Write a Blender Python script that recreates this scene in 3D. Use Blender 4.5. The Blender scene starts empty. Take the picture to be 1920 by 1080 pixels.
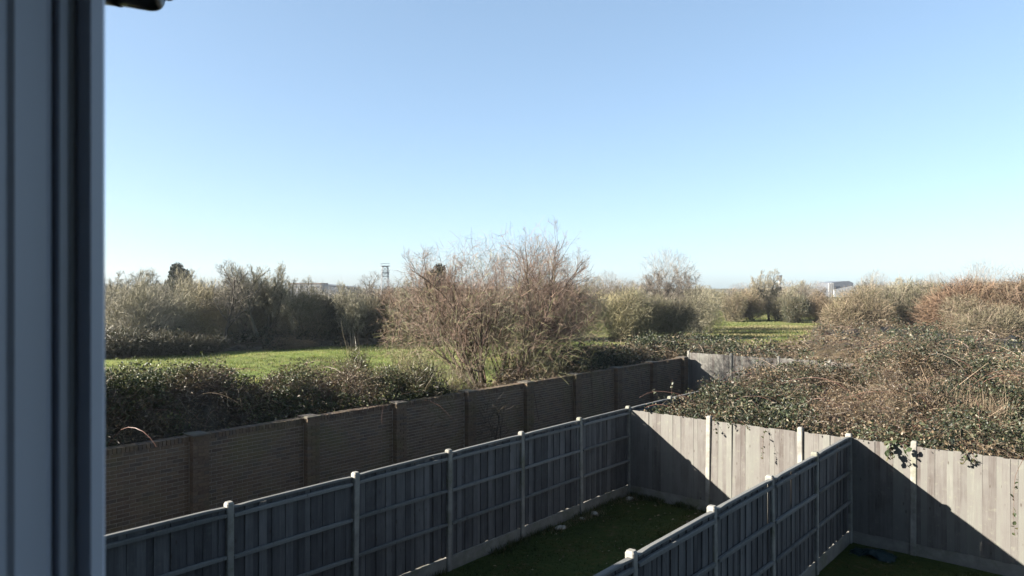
import bpy, math
import numpy as np
from mathutils import Vector, Matrix

R = math.radians
scene = bpy.context.scene
col = scene.collection

# ------------------------------------------------------------------ camera, sky, sun, exposure
CAM_Z = 4.7
FPX = 1340.0                      # focal length in photograph pixels (1920 wide)
cam_data = bpy.data.cameras.new("camera")
cam_data.sensor_width = 36.0
cam_data.lens = 36.0 * FPX / 1920.0
cam_data.clip_start = 0.02
cam_data.clip_end = 8000.0
cam_data.dof.use_dof = True
cam_data.dof.focus_distance = 18.0
cam_data.dof.aperture_fstop = 7.0
cam = bpy.data.objects.new("camera", cam_data)
cam.location = (0, 0, CAM_Z)
cam.rotation_euler = (R(90), 0, 0)
col.objects.link(cam)
scene.camera = cam

SUN_EL = R(22.5)
SUN_FROM = math.atan2(-1.0, -0.2)          # compass angle (from +Y towards +X) the sun stands at
sun_dir = Vector((math.sin(SUN_FROM) * math.cos(SUN_EL), math.cos(SUN_FROM) * math.cos(SUN_EL), math.sin(SUN_EL)))
world = bpy.data.worlds.new("World")
scene.world = world
world.use_nodes = True
wn = world.node_tree.nodes
bg = wn["Background"]
sky = wn.new("ShaderNodeTexSky")
sky.sky_type = 'NISHITA'
sky.sun_disc = False
sky.sun_elevation = SUN_EL
sky.sun_rotation = SUN_FROM
sky.altitude = 0
sky.air_density = 0.7
sky.dust_density = 1.0
sky.ozone_density = 4.3
soft = wn.new("ShaderNodeGamma")            # hazy bright winter sky: gentler fall-off over the whole dome
soft.inputs[1].default_value = 0.62
world.node_tree.links.new(sky.outputs[0], soft.inputs[0])
wb = wn.new("ShaderNodeMix")                # the photograph's white balance, the same over the whole dome
wb.data_type = 'RGBA'
wb.blend_type = 'MULTIPLY'
wb.inputs[0].default_value = 1.0
wb.inputs[7].default_value = (0.985, 1.01, 0.975, 1)
world.node_tree.links.new(soft.outputs[0], wb.inputs[6])
world.node_tree.links.new(wb.outputs[2], bg.inputs[0])
bg.inputs[1].default_value = 0.081
sun_l = bpy.data.lights.new("sun", 'SUN')
sun_l.energy = 5.0
sun_l.angle = R(0.5)
sun_l.color = (1.0, 0.93, 0.82)
sun = bpy.data.objects.new("sun", sun_l)
sun.rotation_euler = sun_dir.to_track_quat('Z', 'Y').to_euler()
sun.location = sun_dir * 100
col.objects.link(sun)

scene.view_settings.view_transform = 'Standard'
scene.view_settings.look = 'None'
scene.view_settings.gamma = 1.0
scene.view_settings.exposure = 2.5
scene.cycles.max_bounces = 6
scene.cycles.diffuse_bounces = 3
scene.cycles.transparent_max_bounces = 8
scene.cycles.use_denoising = True

# ------------------------------------------------------------------ helpers
rng = np.random.default_rng(7)


def gp(px, py, z=0.0):
    """point on the plane at height z seen at photograph pixel (px, py)"""
    d = FPX * (CAM_Z - z) / (py - 540.0)
    return ((px - 960.0) / FPX * d, d)


def ztop(py, d):
    return CAM_Z - (py - 540.0) / FPX * d


WV = np.array([0.648, 0.7617])    # along the side fences and the brick wall, away from the houses
UV = np.array([0.7617, -0.648])   # along the rear fence, towards the right
C0 = np.array([2.65, 16.2])       # corner of side fence and rear fence
ROTW = math.atan2(WV[1], WV[0])
ROTU = math.atan2(UV[1], UV[0])


def sq(s, q):
    return C0 + UV * s + WV * q


def set_props(o, label=None, cat=None, group=None, kind=None):
    if label: o["label"] = label
    if cat: o["category"] = cat
    if group: o["group"] = group
    if kind: o["kind"] = kind
    return o


def empty(name, loc, rz=0.0, **kw):
    o = bpy.data.objects.new(name, None)
    o.empty_display_size = 0.2
    o.location = loc
    o.rotation_euler = (0, 0, rz)
    col.objects.link(o)
    return set_props(o, **kw)


def mesh_obj(name, me, mat=None, parent=None, loc=(0, 0, 0), rot=(0, 0, 0), **kw):
    o = bpy.data.objects.new(name, me)
    if mat is not None and len(me.materials) == 0:
        me.materials.append(mat)
    if mat is not None and me.materials[0] != mat:
        o.material_slots[0].link = 'OBJECT'
        o.material_slots[0].material = mat
    o.parent = parent
    o.location = loc
    o.rotation_euler = rot
    col.objects.link(o)
    return set_props(o, **kw)


class Geo:
    """collects vertices, faces (3 or 4 corners) and a tint per vertex; builds ONE mesh"""

    def __init__(self):
        self.v, self.t, self.q3, self.q4, self.n = [], [], [], [], 0

    def add(self, verts, faces, tint=(1, 1, 1)):
        verts = np.asarray(verts, dtype=np.float32).reshape(-1, 3)
        faces = np.asarray(faces, dtype=np.int32)
        t = np.empty((len(verts), 4), dtype=np.float32)
        t[:, :3] = tint
        t[:, 3] = 1
        self.v.append(verts)
        self.t.append(t)
        (self.q4 if faces.shape[1] == 4 else self.q3).append(faces + self.n)
        self.n += len(verts)

    def box(self, x0, x1, y0, y1, z0, z1, tint=(1, 1, 1)):
        v = [(x0, y0, z0), (x1, y0, z0), (x1, y1, z0), (x0, y1, z0), (x0, y0, z1), (x1, y0, z1), (x1, y1, z1), (x0, y1, z1)]
        f = [(0, 3, 2, 1), (4, 5, 6, 7), (0, 1, 5, 4), (1, 2, 6, 5), (2, 3, 7, 6), (3, 0, 4, 7)]
        self.add(v, f, tint)

    def mesh(self, name, mat=None, smooth=False):
        v = np.concatenate(self.v)
        t = np.concatenate(self.t)
        q3 = np.concatenate(self.q3) if self.q3 else np.zeros((0, 3), np.int32)
        q4 = np.concatenate(self.q4) if self.q4 else np.zeros((0, 4), np.int32)
        me = bpy.data.meshes.new(name)
        me.vertices.add(len(v))
        me.vertices.foreach_set("co", v.ravel())
        nl = q3.size + q4.size
        me.loops.add(nl)
        me.loops.foreach_set("vertex_index", np.concatenate([q3.ravel(), q4.ravel()]).astype(np.int32))
        npoly = len(q3) + len(q4)
        me.polygons.add(npoly)
        ls = np.concatenate([np.arange(len(q3)) * 3, q3.size + np.arange(len(q4)) * 4]).astype(np.int32)
        me.polygons.foreach_set("loop_start", ls)
        me.polygons.foreach_set("use_smooth", np.full(npoly, bool(smooth)))
        a = me.attributes.new("tint", 'FLOAT_COLOR', 'POINT')
        a.data.foreach_set("color", t.ravel())
        me.update(calc_edges=True)
        if mat is not None:
            me.materials.append(mat)
        return me


def norm(a):
    return a / np.maximum(np.linalg.norm(a, axis=-1, keepdims=True), 1e-9)


class Noise2:
    """smooth value noise, about -1..1"""

    def __init__(self, seed, scale):
        self.g = np.random.default_rng(seed).uniform(-1, 1, (256, 256))
        self.s = scale

    def __call__(self, x, y):
        x = np.asarray(x, float) / self.s + 1000.0
        y = np.asarray(y, float) / self.s + 1000.0
        i, j = np.floor(x).astype(int), np.floor(y).astype(int)
        fx, fy = x - i, y - j
        fx, fy = fx * fx * (3 - 2 * fx), fy * fy * (3 - 2 * fy)
        g = lambda a, b: self.g[a % 256, b % 256]
        return (g(i, j) * (1 - fx) + g(i + 1, j) * fx) * (1 - fy) + (g(i, j + 1) * (1 - fx) + g(i + 1, j + 1) * fx) * fy


def sstep(a, b, x):
    t = np.clip((np.asarray(x, float) - a) / (b - a), 0, 1)
    return t * t * (3 - 2 * t)


# ------------------------------------------------------------------ materials
def new_mat(name):
    m = bpy.data.materials.new(name)
    m.use_nodes = True
    nt = m.node_tree
    return m, nt, nt.nodes["Principled BSDF"]


def N(nt, typ, **kw):
    n = nt.nodes.new(typ)
    for k, v in kw.items():
        setattr(n, k, v)
    return n


def ramp(nt, stops, fac=None):
    r = N(nt, "ShaderNodeValToRGB")
    e = r.color_ramp.elements
    while len(e) < len(stops):
        e.new(0.5)
    for el, (p, c) in zip(e, stops):
        el.position = p
        el.color = (*c, 1)
    if fac is not None:
        nt.links.new(fac, r.inputs[0])
    return r


def noise(nt, vec, scale, detail=4, rough=0.6):
    n = N(nt, "ShaderNodeTexNoise")
    n.inputs["Scale"].default_value = scale
    n.inputs["Detail"].default_value = detail
    n.inputs["Roughness"].default_value = rough
    if vec is not None:
        nt.links.new(vec, n.inputs["Vector"])
    return n


def mixc(nt, a, b, fac, blend='MIX'):
    m = N(nt, "ShaderNodeMix", data_type='RGBA', blend_type=blend)
    for sock, val in ((m.inputs[0], fac), (m.inputs[6], a), (m.inputs[7], b)):
        if hasattr(val, "is_linked"):
            nt.links.new(val, sock)
        elif isinstance(val, (tuple, list)):
            sock.default_value = (*val, 1)
        else:
            sock.default_value = val
    return m.outputs[2]


def bump(nt, bsdf, height, strength, dist=0.01):
    b = N(nt, "ShaderNodeBump")
    b.inputs["Strength"].default_value = strength
    b.inputs["Distance"].default_value = dist
    nt.links.new(height, b.inputs["Height"])
    nt.links.new(b.outputs[0], bsdf.inputs["Normal"])


ALB = 0.45                                   # overall albedo trim for the exposure above


def trim(nt, c):
    return mixc(nt, c, (ALB, ALB, ALB), 1.0, 'MULTIPLY')


def foliage_mat(name, rough=0.5, spec=0.4, trans=0.25, use_obj_color=True):
    m, nt, b = new_mat(name)
    at = N(nt, "ShaderNodeAttribute", attribute_name="tint")
    c = at.outputs["Color"]
    if use_obj_color:
        oi = N(nt, "ShaderNodeObjectInfo")
        c = mixc(nt, c, oi.outputs["Color"], 1.0, 'MULTIPLY')
    c = trim(nt, c)
    nt.links.new(c, b.inputs["Base Color"])
    b.inputs["Roughness"].default_value = rough
    b.inputs["Specular IOR Level"].default_value = spec
    if trans:
        tr = N(nt, "ShaderNodeBsdfTranslucent")
        nt.links.new(c, tr.inputs["Color"])
        mx = N(nt, "ShaderNodeMixShader")
        mx.inputs[0].default_value = trans
        nt.links.new(b.outputs[0], mx.inputs[1])
        nt.links.new(tr.outputs[0], mx.inputs[2])
        nt.links.new(mx.outputs[0], nt.nodes["Material Output"].inputs["Surface"])
    return m


LEAF = foliage_mat("leaf", 0.5, 0.35, 0.25)
TWIG = foliage_mat("twig", 0.75, 0.2, 0.0)
BARK = foliage_mat("bark", 0.85, 0.2, 0.0)
GRASSM = foliage_mat("grass_blade", 0.6, 0.25, 0.3)


def wood_mat(name, stops, lichen=0.25, lic=(0.30, 0.31, 0.26)):
    m, nt, b = new_mat(name)
    tc = N(nt, "ShaderNodeTexCoord")
    oi = N(nt, "ShaderNodeObjectInfo")
    off = N(nt, "ShaderNodeVectorMath", operation='SCALE')
    off.inputs[0].default_value = (37.0, 11.0, 53.0)
    nt.links.new(oi.outputs["Random"], off.inputs["Scale"])
    add = N(nt, "ShaderNodeVectorMath", operation='ADD')
    nt.links.new(tc.outputs["Object"], add.inputs[0])
    nt.links.new(off.outputs[0], add.inputs[1])
    mp = N(nt, "ShaderNodeMapping")
    mp.inputs["Scale"].default_value = (1, 1, 0.06)
    nt.links.new(add.outputs[0], mp.inputs["Vector"])
    grain = noise(nt, mp.outputs[0], 55, 5, 0.65)
    blot = noise(nt, add.outputs[0], 2.6, 3, 0.5)
    mx = N(nt, "ShaderNodeMath", operation='MULTIPLY_ADD')
    nt.links.new(oi.outputs["Random"], mx.inputs[0])
    mx.inputs[1].default_value = 0.5
    mp2 = N(nt, "ShaderNodeMapping")
    mp2.inputs["Scale"].default_value = (1, 1, 0.035)
    nt.links.new(add.outputs[0], mp2.inputs["Vector"])
    streak = noise(nt, mp2.outputs[0], 19, 3, 0.6)
    m2 = N(nt, "ShaderNodeMath", operation='MULTIPLY_ADD')
    sm = N(nt, "ShaderNodeMath", operation='ADD')
    nt.links.new(grain.outputs[0], sm.inputs[0])
    nt.links.new(streak.outputs[0], sm.inputs[1])
    nt.links.new(sm.outputs[0], m2.inputs[0])
    m2.inputs[1].default_value = 0.48
    m3 = N(nt, "ShaderNodeMath", operation='MULTIPLY_ADD')
    nt.links.new(blot.outputs[0], m3.inputs[0])
    m3.inputs[1].default_value = 0.6
    m3.inputs[2].default_value = -0.57
    nt.links.new(m3.outputs[0], m2.inputs[2])
    nt.links.new(m2.outputs[0], mx.inputs[2])
    r = ramp(nt, stops, mx.outputs[0])
    # grey-green algae and pale lichen blotches with a shape of their own
    l1 = noise(nt, add.outputs[0], 9, 6, 0.7)
    lr = ramp(nt, [(0.56, (0, 0, 0)), (0.7, (1, 1, 1))], l1.outputs[0])
    lm = N(nt, "ShaderNodeMath", operation='MULTIPLY')
    nt.links.new(lr.outputs[0], lm.inputs[0])
    lm.inputs[1].default_value = lichen
    c = mixc(nt, r.outputs[0], lic, lm.outputs[0])
    # knots
    vo = N(nt, "ShaderNodeTexVoronoi")
    vo.inputs["Scale"].default_value = 1.0
    mk = N(nt, "ShaderNodeMapping")
    mk.inputs["Scale"].default_value = (9, 9, 3.2)
    nt.links.new(add.outputs[0], mk.inputs["Vector"])
    nt.links.new(mk.outputs[0], vo.inputs["Vector"])
    kr = ramp(nt, [(0.05, (1, 1, 1)), (0.13, (0, 0, 0))], vo.outputs["Distance"])
    km = N(nt, "ShaderNodeMath", operation='MULTIPLY')
    nt.links.new(kr.outputs[0], km.inputs[0])
    km.inputs[1].default_value = 0.7
    c = mixc(nt, c, (0.07, 0.05, 0.035), km.outputs[0])
    nt.links.new(trim(nt, c), b.inputs["Base Color"])
    b.inputs["Roughness"].default_value = 0.85
    b.inputs["Specular IOR Level"].default_value = 0.2
    bump(nt, b, grain.outputs[0], 0.6, 0.004)
    return m


WOOD = wood_mat("weathered_wood", [(0.0, (0.060, 0.059, 0.062)), (0.45, (0.145, 0.142, 0.144)), (1.0, (0.29, 0.285, 0.28))])
WOODR = wood_mat("weathered_rail", [(0.0, (0.15, 0.15, 0.14)), (0.45, (0.235, 0.235, 0.225)), (1.0, (0.33, 0.33, 0.31))], 0.4)
WOODP = wood_mat("bleached_wood", [(0.0, (0.095, 0.074, 0.064)), (0.25, (0.165, 0.148, 0.135)), (0.5, (0.22, 0.207, 0.19)), (0.75, (0.235, 0.232, 0.205)), (1.0, (0.32, 0.308, 0.28))], 0.5, (0.30, 0.30, 0.235))


def concrete_mat(name, c0, c1, scale=6.0, algae=0.3):
    m, nt, b = new_mat(name)
    tc = N(nt, "ShaderNodeTexCoord")
    oi = N(nt, "ShaderNodeObjectInfo")
    geo = N(nt, "ShaderNodeNewGeometry")
    n1 = noise(nt, geo.outputs["Position"], scale, 6, 0.65)
    n2 = noise(nt, geo.outputs["Position"], 90, 3, 0.5)
    n3 = noise(nt, geo.outputs["Position"], 2.2, 5, 0.7)
    r = ramp(nt, [(0.3, c0), (0.7, c1)], n1.outputs[0])
    ar = ramp(nt, [(0.5, (0, 0, 0)), (0.66, (algae,) * 3)], n3.outputs[0])
    c = mixc(nt, r.outputs[0], (0.16, 0.17, 0.09), ar.outputs[0])
    nt.links.new(trim(nt, c), b.inputs["Base Color"])
    b.inputs["Roughness"].default_value = 0.9
    bump(nt, b, n2.outputs[0], 0.35, 0.003)
    return m


CONC = concrete_mat("cast_concrete", (0.22, 0.21, 0.185), (0.46, 0.44, 0.39), 5.0, 0.7)
GRAVB = concrete_mat("concrete_board", (0.22, 0.21, 0.185), (0.36, 0.345, 0.30), 5.0, 0.6)
CAPM = concrete_mat("cap_stone", (0.09, 0.075, 0.06), (0.15, 0.125, 0.095), 9.0, 0.8)
STONEM = concrete_mat("pale_stone", (0.40, 0.37, 0.30), (0.62, 0.58, 0.48), 14.0, 0.3)


def brick_mat(name, source):
    m, nt, b = new_mat(name)
    if source == 'object':
        oi = N(nt, "ShaderNodeObjectInfo")
        val = oi.outputs["Random"]
    else:
        at = N(nt, "ShaderNodeAttribute", attribute_name="tint")
        sep = N(nt, "ShaderNodeSeparateColor")
        nt.links.new(at.outputs["Color"], sep.inputs[0])
        val = sep.outputs[0]
    geo = N(nt, "ShaderNodeNewGeometry")
    n1 = noise(nt, geo.outputs["Position"], 30, 5, 0.7)
    n3 = noise(nt, geo.outputs["Position"], 1.1, 4, 0.6)
    r = ramp(nt, [(0.0, (0.165, 0.118, 0.09)), (0.3, (0.21, 0.152, 0.108)), (0.62, (0.245, 0.182, 0.125)),
                  (0.85, (0.205, 0.162, 0.125)), (1.0, (0.15, 0.122, 0.102))], val)
    g = ramp(nt, [(0.3, (0.62,) * 3), (0.7, (1.2,) * 3)], n1.outputs[0])
    c = mixc(nt, r.outputs[0], g.outputs[0], 1.0, 'MULTIPLY')
    ar = ramp(nt, [(0.5, (0, 0, 0)), (0.7, (0.55,) * 3)], n3.outputs[0])
    c = mixc(nt, c, (0.17, 0.16, 0.07), ar.outputs[0])
    nt.links.new(trim(nt, c), b.inputs["Base Color"])
    b.inputs["Roughness"].default_value = 0.9
    b.inputs["Specular IOR Level"].default_value = 0.2
    bump(nt, b, n1.outputs[0], 0.5, 0.004)
    return m


BRICKO = brick_mat("brick_single", 'object')
BRICKT = brick_mat("brick_run", 'tint')


def flat_mat(name, c, rough=0.6, spec=0.4, var=0.12, scale=8.0, metallic=0.0):
    m, nt, b = new_mat(name)
    tc = N(nt, "ShaderNodeTexCoord")
    n1 = noise(nt, tc.outputs["Object"], scale, 5, 0.6)
    lo = tuple(x * (1 - var) for x in c)
    hi = tuple(x * (1 + var) for x in c)
    r = ramp(nt, [(0.3, lo), (0.7, hi)], n1.outputs[0])
    nt.links.new(trim(nt, r.outputs[0]), b.inputs["Base Color"])
    b.inputs["Roughness"].default_value = rough
    b.inputs["Specular IOR Level"].default_value = spec
    b.inputs["Metallic"].default_value = metallic
    return m


MORTAR = flat_mat("mortar", (0.47, 0.43, 0.36), 0.95, 0.1, 0.2, 20)
UPVC = flat_mat("white_plastic", (1.05, 1.12, 1.28), 0.35, 0.4, 0.03, 3)
RUBBER = flat_mat("black_rubber", (0.85, 0.92, 1.0), 0.6, 0.3, 0.1, 20)
BLACKP = flat_mat("black_plastic", (0.012, 0.012, 0.013), 0.3, 0.5, 0.1, 10)
CHROME = flat_mat("bright_strip", (0.6, 0.6, 0.62), 0.25, 0.5, 0.05, 10, 0.9)
RENDERW = flat_mat("wall_render", (0.42, 0.38, 0.33), 0.9, 0.2, 0.1, 4)
PLASTER = flat_mat("plaster", (1.5, 1.5, 1.5), 0.9, 0.2, 0.03, 2)
ROOFT = flat_mat("roof_tiles", (0.12, 0.07, 0.05), 0.85, 0.2, 0.3, 14)
CARPET = flat_mat("carpet", (0.6, 0.57, 0.52), 0.95, 0.1, 0.2, 40)
TARP = flat_mat("green_plastic_sheet", (0.006, 0.03, 0.034), 0.6, 0.2, 0.3, 9)
STEEL = flat_mat("galvanised_steel", (0.28, 0.29, 0.30), 0.5, 0.5, 0.1, 2, 0.3)
FARW = flat_mat("far_white_cladding", (0.46, 0.45, 0.43), 0.7, 0.3, 0.06, 0.3)
FARG = flat_mat("far_grey_cladding", (0.16, 0.18, 0.21), 0.6, 0.4, 0.08, 0.3)
FARR = flat_mat("far_white_roof", (0.50, 0.52, 0.54), 0.5, 0.4, 0.04, 0.3)
FARB = flat_mat("far_brick", (0.34, 0.26, 0.21), 0.9, 0.2, 0.1, 0.5)
DARKGL = flat_mat("dark_glass", (0.03, 0.04, 0.05), 0.15, 0.6, 0.1, 0.3)


def ground_mat(name, stops, s1, s2, extra=None, b_str=0.6, b_dist=0.05):
    m, nt, b = new_mat(name)
    geo = N(nt, "ShaderNodeNewGeometry")
    n1 = noise(nt, geo.outputs["Position"], s1, 6, 0.65)
    n2 = noise(nt, geo.outputs["Position"], s2, 5, 0.6)
    ad = N(nt, "ShaderNodeMath", operation='MULTIPLY_ADD')
    nt.links.new(n1.outputs[0], ad.inputs[0])
    ad.inputs[1].default_value = 0.55
    m2 = N(nt, "ShaderNodeMath", operation='MULTIPLY')
    nt.links.new(n2.outputs[0], m2.inputs[0])
    m2.inputs[1].default_value = 0.45
    nt.links.new(m2.outputs[0], ad.inputs[2])
    r = ramp(nt, stops, ad.outputs[0])
    nt.links.new(trim(nt, r.outputs[0]), b.inputs["Base Color"])
    b.inputs["Roughness"].default_value = 0.95
    b.inputs["Specular IOR Level"].default_value = 0.1
    bump(nt, b, n2.outputs[0], b_str, b_dist)
    return m


SCRUB = ground_mat("scrub_ground", [(0.3, (0.10, 0.085, 0.045)), (0.5, (0.13, 0.12, 0.055)), (0.7, (0.17, 0.145, 0.075))], 0.08, 1.3)
MEADOW = ground_mat("meadow_turf", [(0.3, (0.11, 0.16, 0.035)), (0.48, (0.18, 0.23, 0.05)), (0.7, (0.33, 0.31, 0.11))], 0.25, 1.6, None, 0.8, 0.12)
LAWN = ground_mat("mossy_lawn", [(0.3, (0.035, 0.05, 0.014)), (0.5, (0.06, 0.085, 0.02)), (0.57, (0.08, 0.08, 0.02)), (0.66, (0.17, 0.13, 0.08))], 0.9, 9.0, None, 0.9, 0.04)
MEADOW2 = ground_mat("far_meadow_turf", [(0.3, (0.13, 0.16, 0.045)), (0.47, (0.20, 0.225, 0.065)), (0.62, (0.33, 0.29, 0.13))], 0.13, 1.2, None, 0.9, 0.15)
SOIL = ground_mat("bare_soil", [(0.3, (0.05, 0.036, 0.024)), (0.6, (0.10, 0.075, 0.05)), (0.8, (0.14, 0.11, 0.075))], 1.2, 14.0)

# ------------------------------------------------------------------ ground
def sheet(name, pts, z, mat, kind="structure", sub=0):
    g = Geo()
    g.add([(x, y, z) for x, y in pts], [tuple(range(len(pts)))])
    return mesh_obj(name, g.mesh(name), mat, kind=kind)


sheet("ground", [(-4000, -1500), (4000, -1500), (4000, 5000), (-4000, 5000)], 0.0, SCRUB)


def rough_sheet(name, x0, x1, y0, y1, nx, ny, mat, z0, amp, sc, seed, keep=None):
    nz = Noise2(seed, sc)
    nz2 = Noise2(seed + 1, sc * 0.3)
    xs, ys = np.meshgrid(np.linspace(x0, x1, nx), np.linspace(y0, y1, ny), indexing='ij')
    zs = z0 + amp * (0.5 + 0.35 * nz(xs, ys) + 0.15 * nz2(xs, ys))
    idx = np.arange(nx * ny).reshape(nx, ny)
    f = np.stack([idx[:-1, :-1], idx[1:, :-1], idx[1:, 1:], idx[:-1, 1:]], -1).reshape(-1, 4)
    if keep is not None:
        cx = (xs[:-1, :-1] + xs[1:, 1:]) / 2
        cy = (ys[:-1, :-1] + ys[1:, 1:]) / 2
        f = f[keep(cx, cy).ravel()]
    g = Geo()
    g.add(np.stack([xs, ys, zs], -1).reshape(-1, 3), f)
    return mesh_obj(name, g.mesh(name, smooth=True), mat, kind="structure")


MEADOW_SHEET = rough_sheet("meadow", -60, 30, 14, 66, 180, 104, MEADOW, 0.01, 0.2, 2.2, 11,
            lambda x, y: ((x - C0[0]) * UV[0] + (y - C0[1]) * UV[1]) < -7.5)
rough_sheet("far_meadow", 8, 75, 55, 150, 134, 130, MEADOW2, 0.012, 0.12, 4.0, 15, lambda x, y: x / y < 0.425 + 0.012 * np.sin(y * 0.3))

# lawns between the fences: strips in (s, q) coordinates
def sq_sheet(name, s0, s1, q0, q1, z, mat, n=60, amp=0.03, seed=3):
    nz = Noise2(seed, 0.5)
    ss, qq = np.meshgrid(np.linspace(s0, s1, n), np.linspace(q0, q1, n * 2), indexing='ij')
    X = C0[0] + UV[0] * ss + WV[0] * qq
    Y = C0[1] + UV[1] * ss + WV[1] * qq
    Z = z + amp * (0.5 + 0.5 * nz(ss, qq))
    idx = np.arange(ss.size).reshape(ss.shape)
    f = np.stack([idx[:-1, :-1], idx[1:, :-1], idx[1:, 1:], idx[:-1, 1:]], -1).reshape(-1, 4)
    g = Geo()
    g.add(np.stack([X, Y, Z], -1).reshape(-1, 3), f)
    return mesh_obj(name, g.mesh(name, smooth=True), mat, kind="structure")


FENCE3_S = 4.695
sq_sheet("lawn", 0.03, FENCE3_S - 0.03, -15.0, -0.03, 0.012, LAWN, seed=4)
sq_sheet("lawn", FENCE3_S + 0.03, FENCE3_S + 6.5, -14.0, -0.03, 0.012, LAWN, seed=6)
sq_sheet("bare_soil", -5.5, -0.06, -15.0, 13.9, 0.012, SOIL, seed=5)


def grass_blades(name, label, pts, h, w, cols, seed, kind="stuff", cat="grass"):
    r = np.random.default_rng(seed)
    n = len(pts)
    a = r.uniform(0, 2 * np.pi, n)
    side = np.stack([np.cos(a), np.sin(a), np.zeros(n)], -1)
    lean = np.stack([r.normal(0, 0.45, n), r.normal(0, 0.45, n), np.ones(n)], -1)
    hh = (h * r.uniform(0.5, 1.5, n))[:, None]
    ww = (w * r.uniform(0.6, 1.4, n))[:, None]
    p = np.asarray(pts)
    v = np.stack([p - side * ww, p + side * ww, p + lean * hh], 1).reshape(-1, 3)
    f = np.arange(n * 3).reshape(-1, 3)
    t = np.repeat(cols, 3, axis=0)
    g = Geo()
    g.add(v, f, t)
    return mesh_obj(name, g.mesh(name, GRASSM), label=label, cat=cat, kind=kind)


def mixcols(r, n, palette, weights, jitter=0.25):
    palette = np.array(palette)
    k = r.choice(len(palette), n, p=np.array(weights) / sum(weights))
    return palette[k] * r.uniform(1 - jitter, 1 + jitter, (n, 1))


r_ = np.random.default_rng(21)
n_ = 130000
px = r_.uniform(-40, 4, n_)
py = 22 + (r_.random(n_) ** 1.0) * 40
cl = Noise2(31, 1.1)(px, py) + r_.normal(0, 0.35, n_) + 0.5 * Noise2(35, 4.5)(px, py)
k_ = (((px - C0[0]) * UV[0] + (py - C0[1]) * UV[1]) < -8) & (cl > -0.35)
px, py, cl = px[k_], py[k_], cl[k_]
gcol = mixcols(r_, len(px), [(0.14, 0.21, 0.035), (0.20, 0.265, 0.055), (0.31, 0.32, 0.09), (0.40, 0.36, 0.17)], [4, 4, 3, 1.8])
drift = Noise2(36, 5.0)(px * 0.45, py) + 0.6 * Noise2(37, 1.6)(px * 0.6, py)  # yellow patches, plus shadow streaks across the field painted into the blade colours
gcol = gcol * np.where(drift > 0.1, np.clip(1 + drift, 1, 1.6), np.clip(1 + 0.95 * drift, 0.35, 1))[:, None] * np.stack([1 + 0.25 * np.clip(drift, 0, 1), np.ones(len(px)), np.ones(len(px))], -1)
grass_blades("meadow_grass", "short rough green grass of the sunlit meadow beyond the brick wall",
             np.stack([px, py, np.full(len(px), 0.09)], -1), 0.12, 0.018, gcol, 22)
n_ = 60000
px = r_.uniform(-40, 2, n_)
py = 24 + r_.random(n_) * 36
k_ = (((px - C0[0]) * UV[0] + (py - C0[1]) * UV[1]) < -8.5) & (Noise2(38, 0.9)(px, py) + 0.7 * Noise2(39, 3.5)(px * 0.5, py) > 0.62)
px, py = px[k_], py[k_]
grass_blades("dead_tufts", "tan and dark tussocks dotting the sunlit meadow", np.stack([px, py, np.full(len(px), 0.08)], -1), 0.24, 0.016,
             mixcols(r_, len(px), [(0.34, 0.29, 0.14), (0.26, 0.24, 0.10), (0.10, 0.13, 0.035), (0.16, 0.19, 0.05)], [1.2, 1, 1.6, 1.2]), 27)
n_ = 90000
py = 56 + 80 * r_.random(n_) ** 1.2
px = py * r_.uniform(0.16, 0.43, n_)
dr = Noise2(44, 7.0)(px * 0.4, py) + 0.7 * Noise2(45, 2.2)(px * 0.5, py) + r_.normal(0, 0.25, n_)
k_ = dr > -0.45
px, py, dr = px[k_], py[k_], dr[k_]
gcol = np.where((dr > 0.45)[:, None], mixcols(r_, len(px), [(0.40, 0.34, 0.17), (0.33, 0.29, 0.13)], [1, 1]), mixcols(r_, len(px), [(0.15, 0.20, 0.045), (0.21, 0.25, 0.065), (0.29, 0.29, 0.10)], [2, 2, 1]))
grass_blades("far_meadow_grass", "rough grass of the far meadow seen through the gap right of centre",
             np.stack([px, py, np.full(len(px), 0.07)], -1), 0.16, 0.03, gcol, 28)
n_ = 40000
s_ = r_.uniform(0.1, 4.55, n_)
q_ = r_.uniform(-9.5, -0.1, n_)
nb = Noise2(41, 0.9)(s_, q_)
k_ = nb + r_.normal(0, 0.25, n_) > -0.25
s_, q_ = s_[k_], q_[k_]
P_ = C0[None] + UV[None] * s_[:, None] + WV[None] * q_[:, None]
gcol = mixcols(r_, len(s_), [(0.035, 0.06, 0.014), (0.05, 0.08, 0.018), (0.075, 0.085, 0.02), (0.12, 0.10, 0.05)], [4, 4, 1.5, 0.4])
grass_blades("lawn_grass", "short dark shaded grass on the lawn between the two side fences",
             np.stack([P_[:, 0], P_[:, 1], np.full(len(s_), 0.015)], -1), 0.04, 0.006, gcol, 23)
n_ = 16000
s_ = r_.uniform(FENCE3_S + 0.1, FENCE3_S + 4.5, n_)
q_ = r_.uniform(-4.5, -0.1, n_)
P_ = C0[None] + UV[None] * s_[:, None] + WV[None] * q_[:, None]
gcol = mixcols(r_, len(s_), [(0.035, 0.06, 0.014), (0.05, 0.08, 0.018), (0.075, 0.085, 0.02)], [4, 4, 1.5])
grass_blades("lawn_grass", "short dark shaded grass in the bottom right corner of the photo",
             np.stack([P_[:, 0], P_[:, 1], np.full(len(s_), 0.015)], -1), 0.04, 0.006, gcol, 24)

# ------------------------------------------------------------------ fences
PANEL_BOT, PANEL_TOP = 0.25, 1.95
BAY = 1.91


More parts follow.
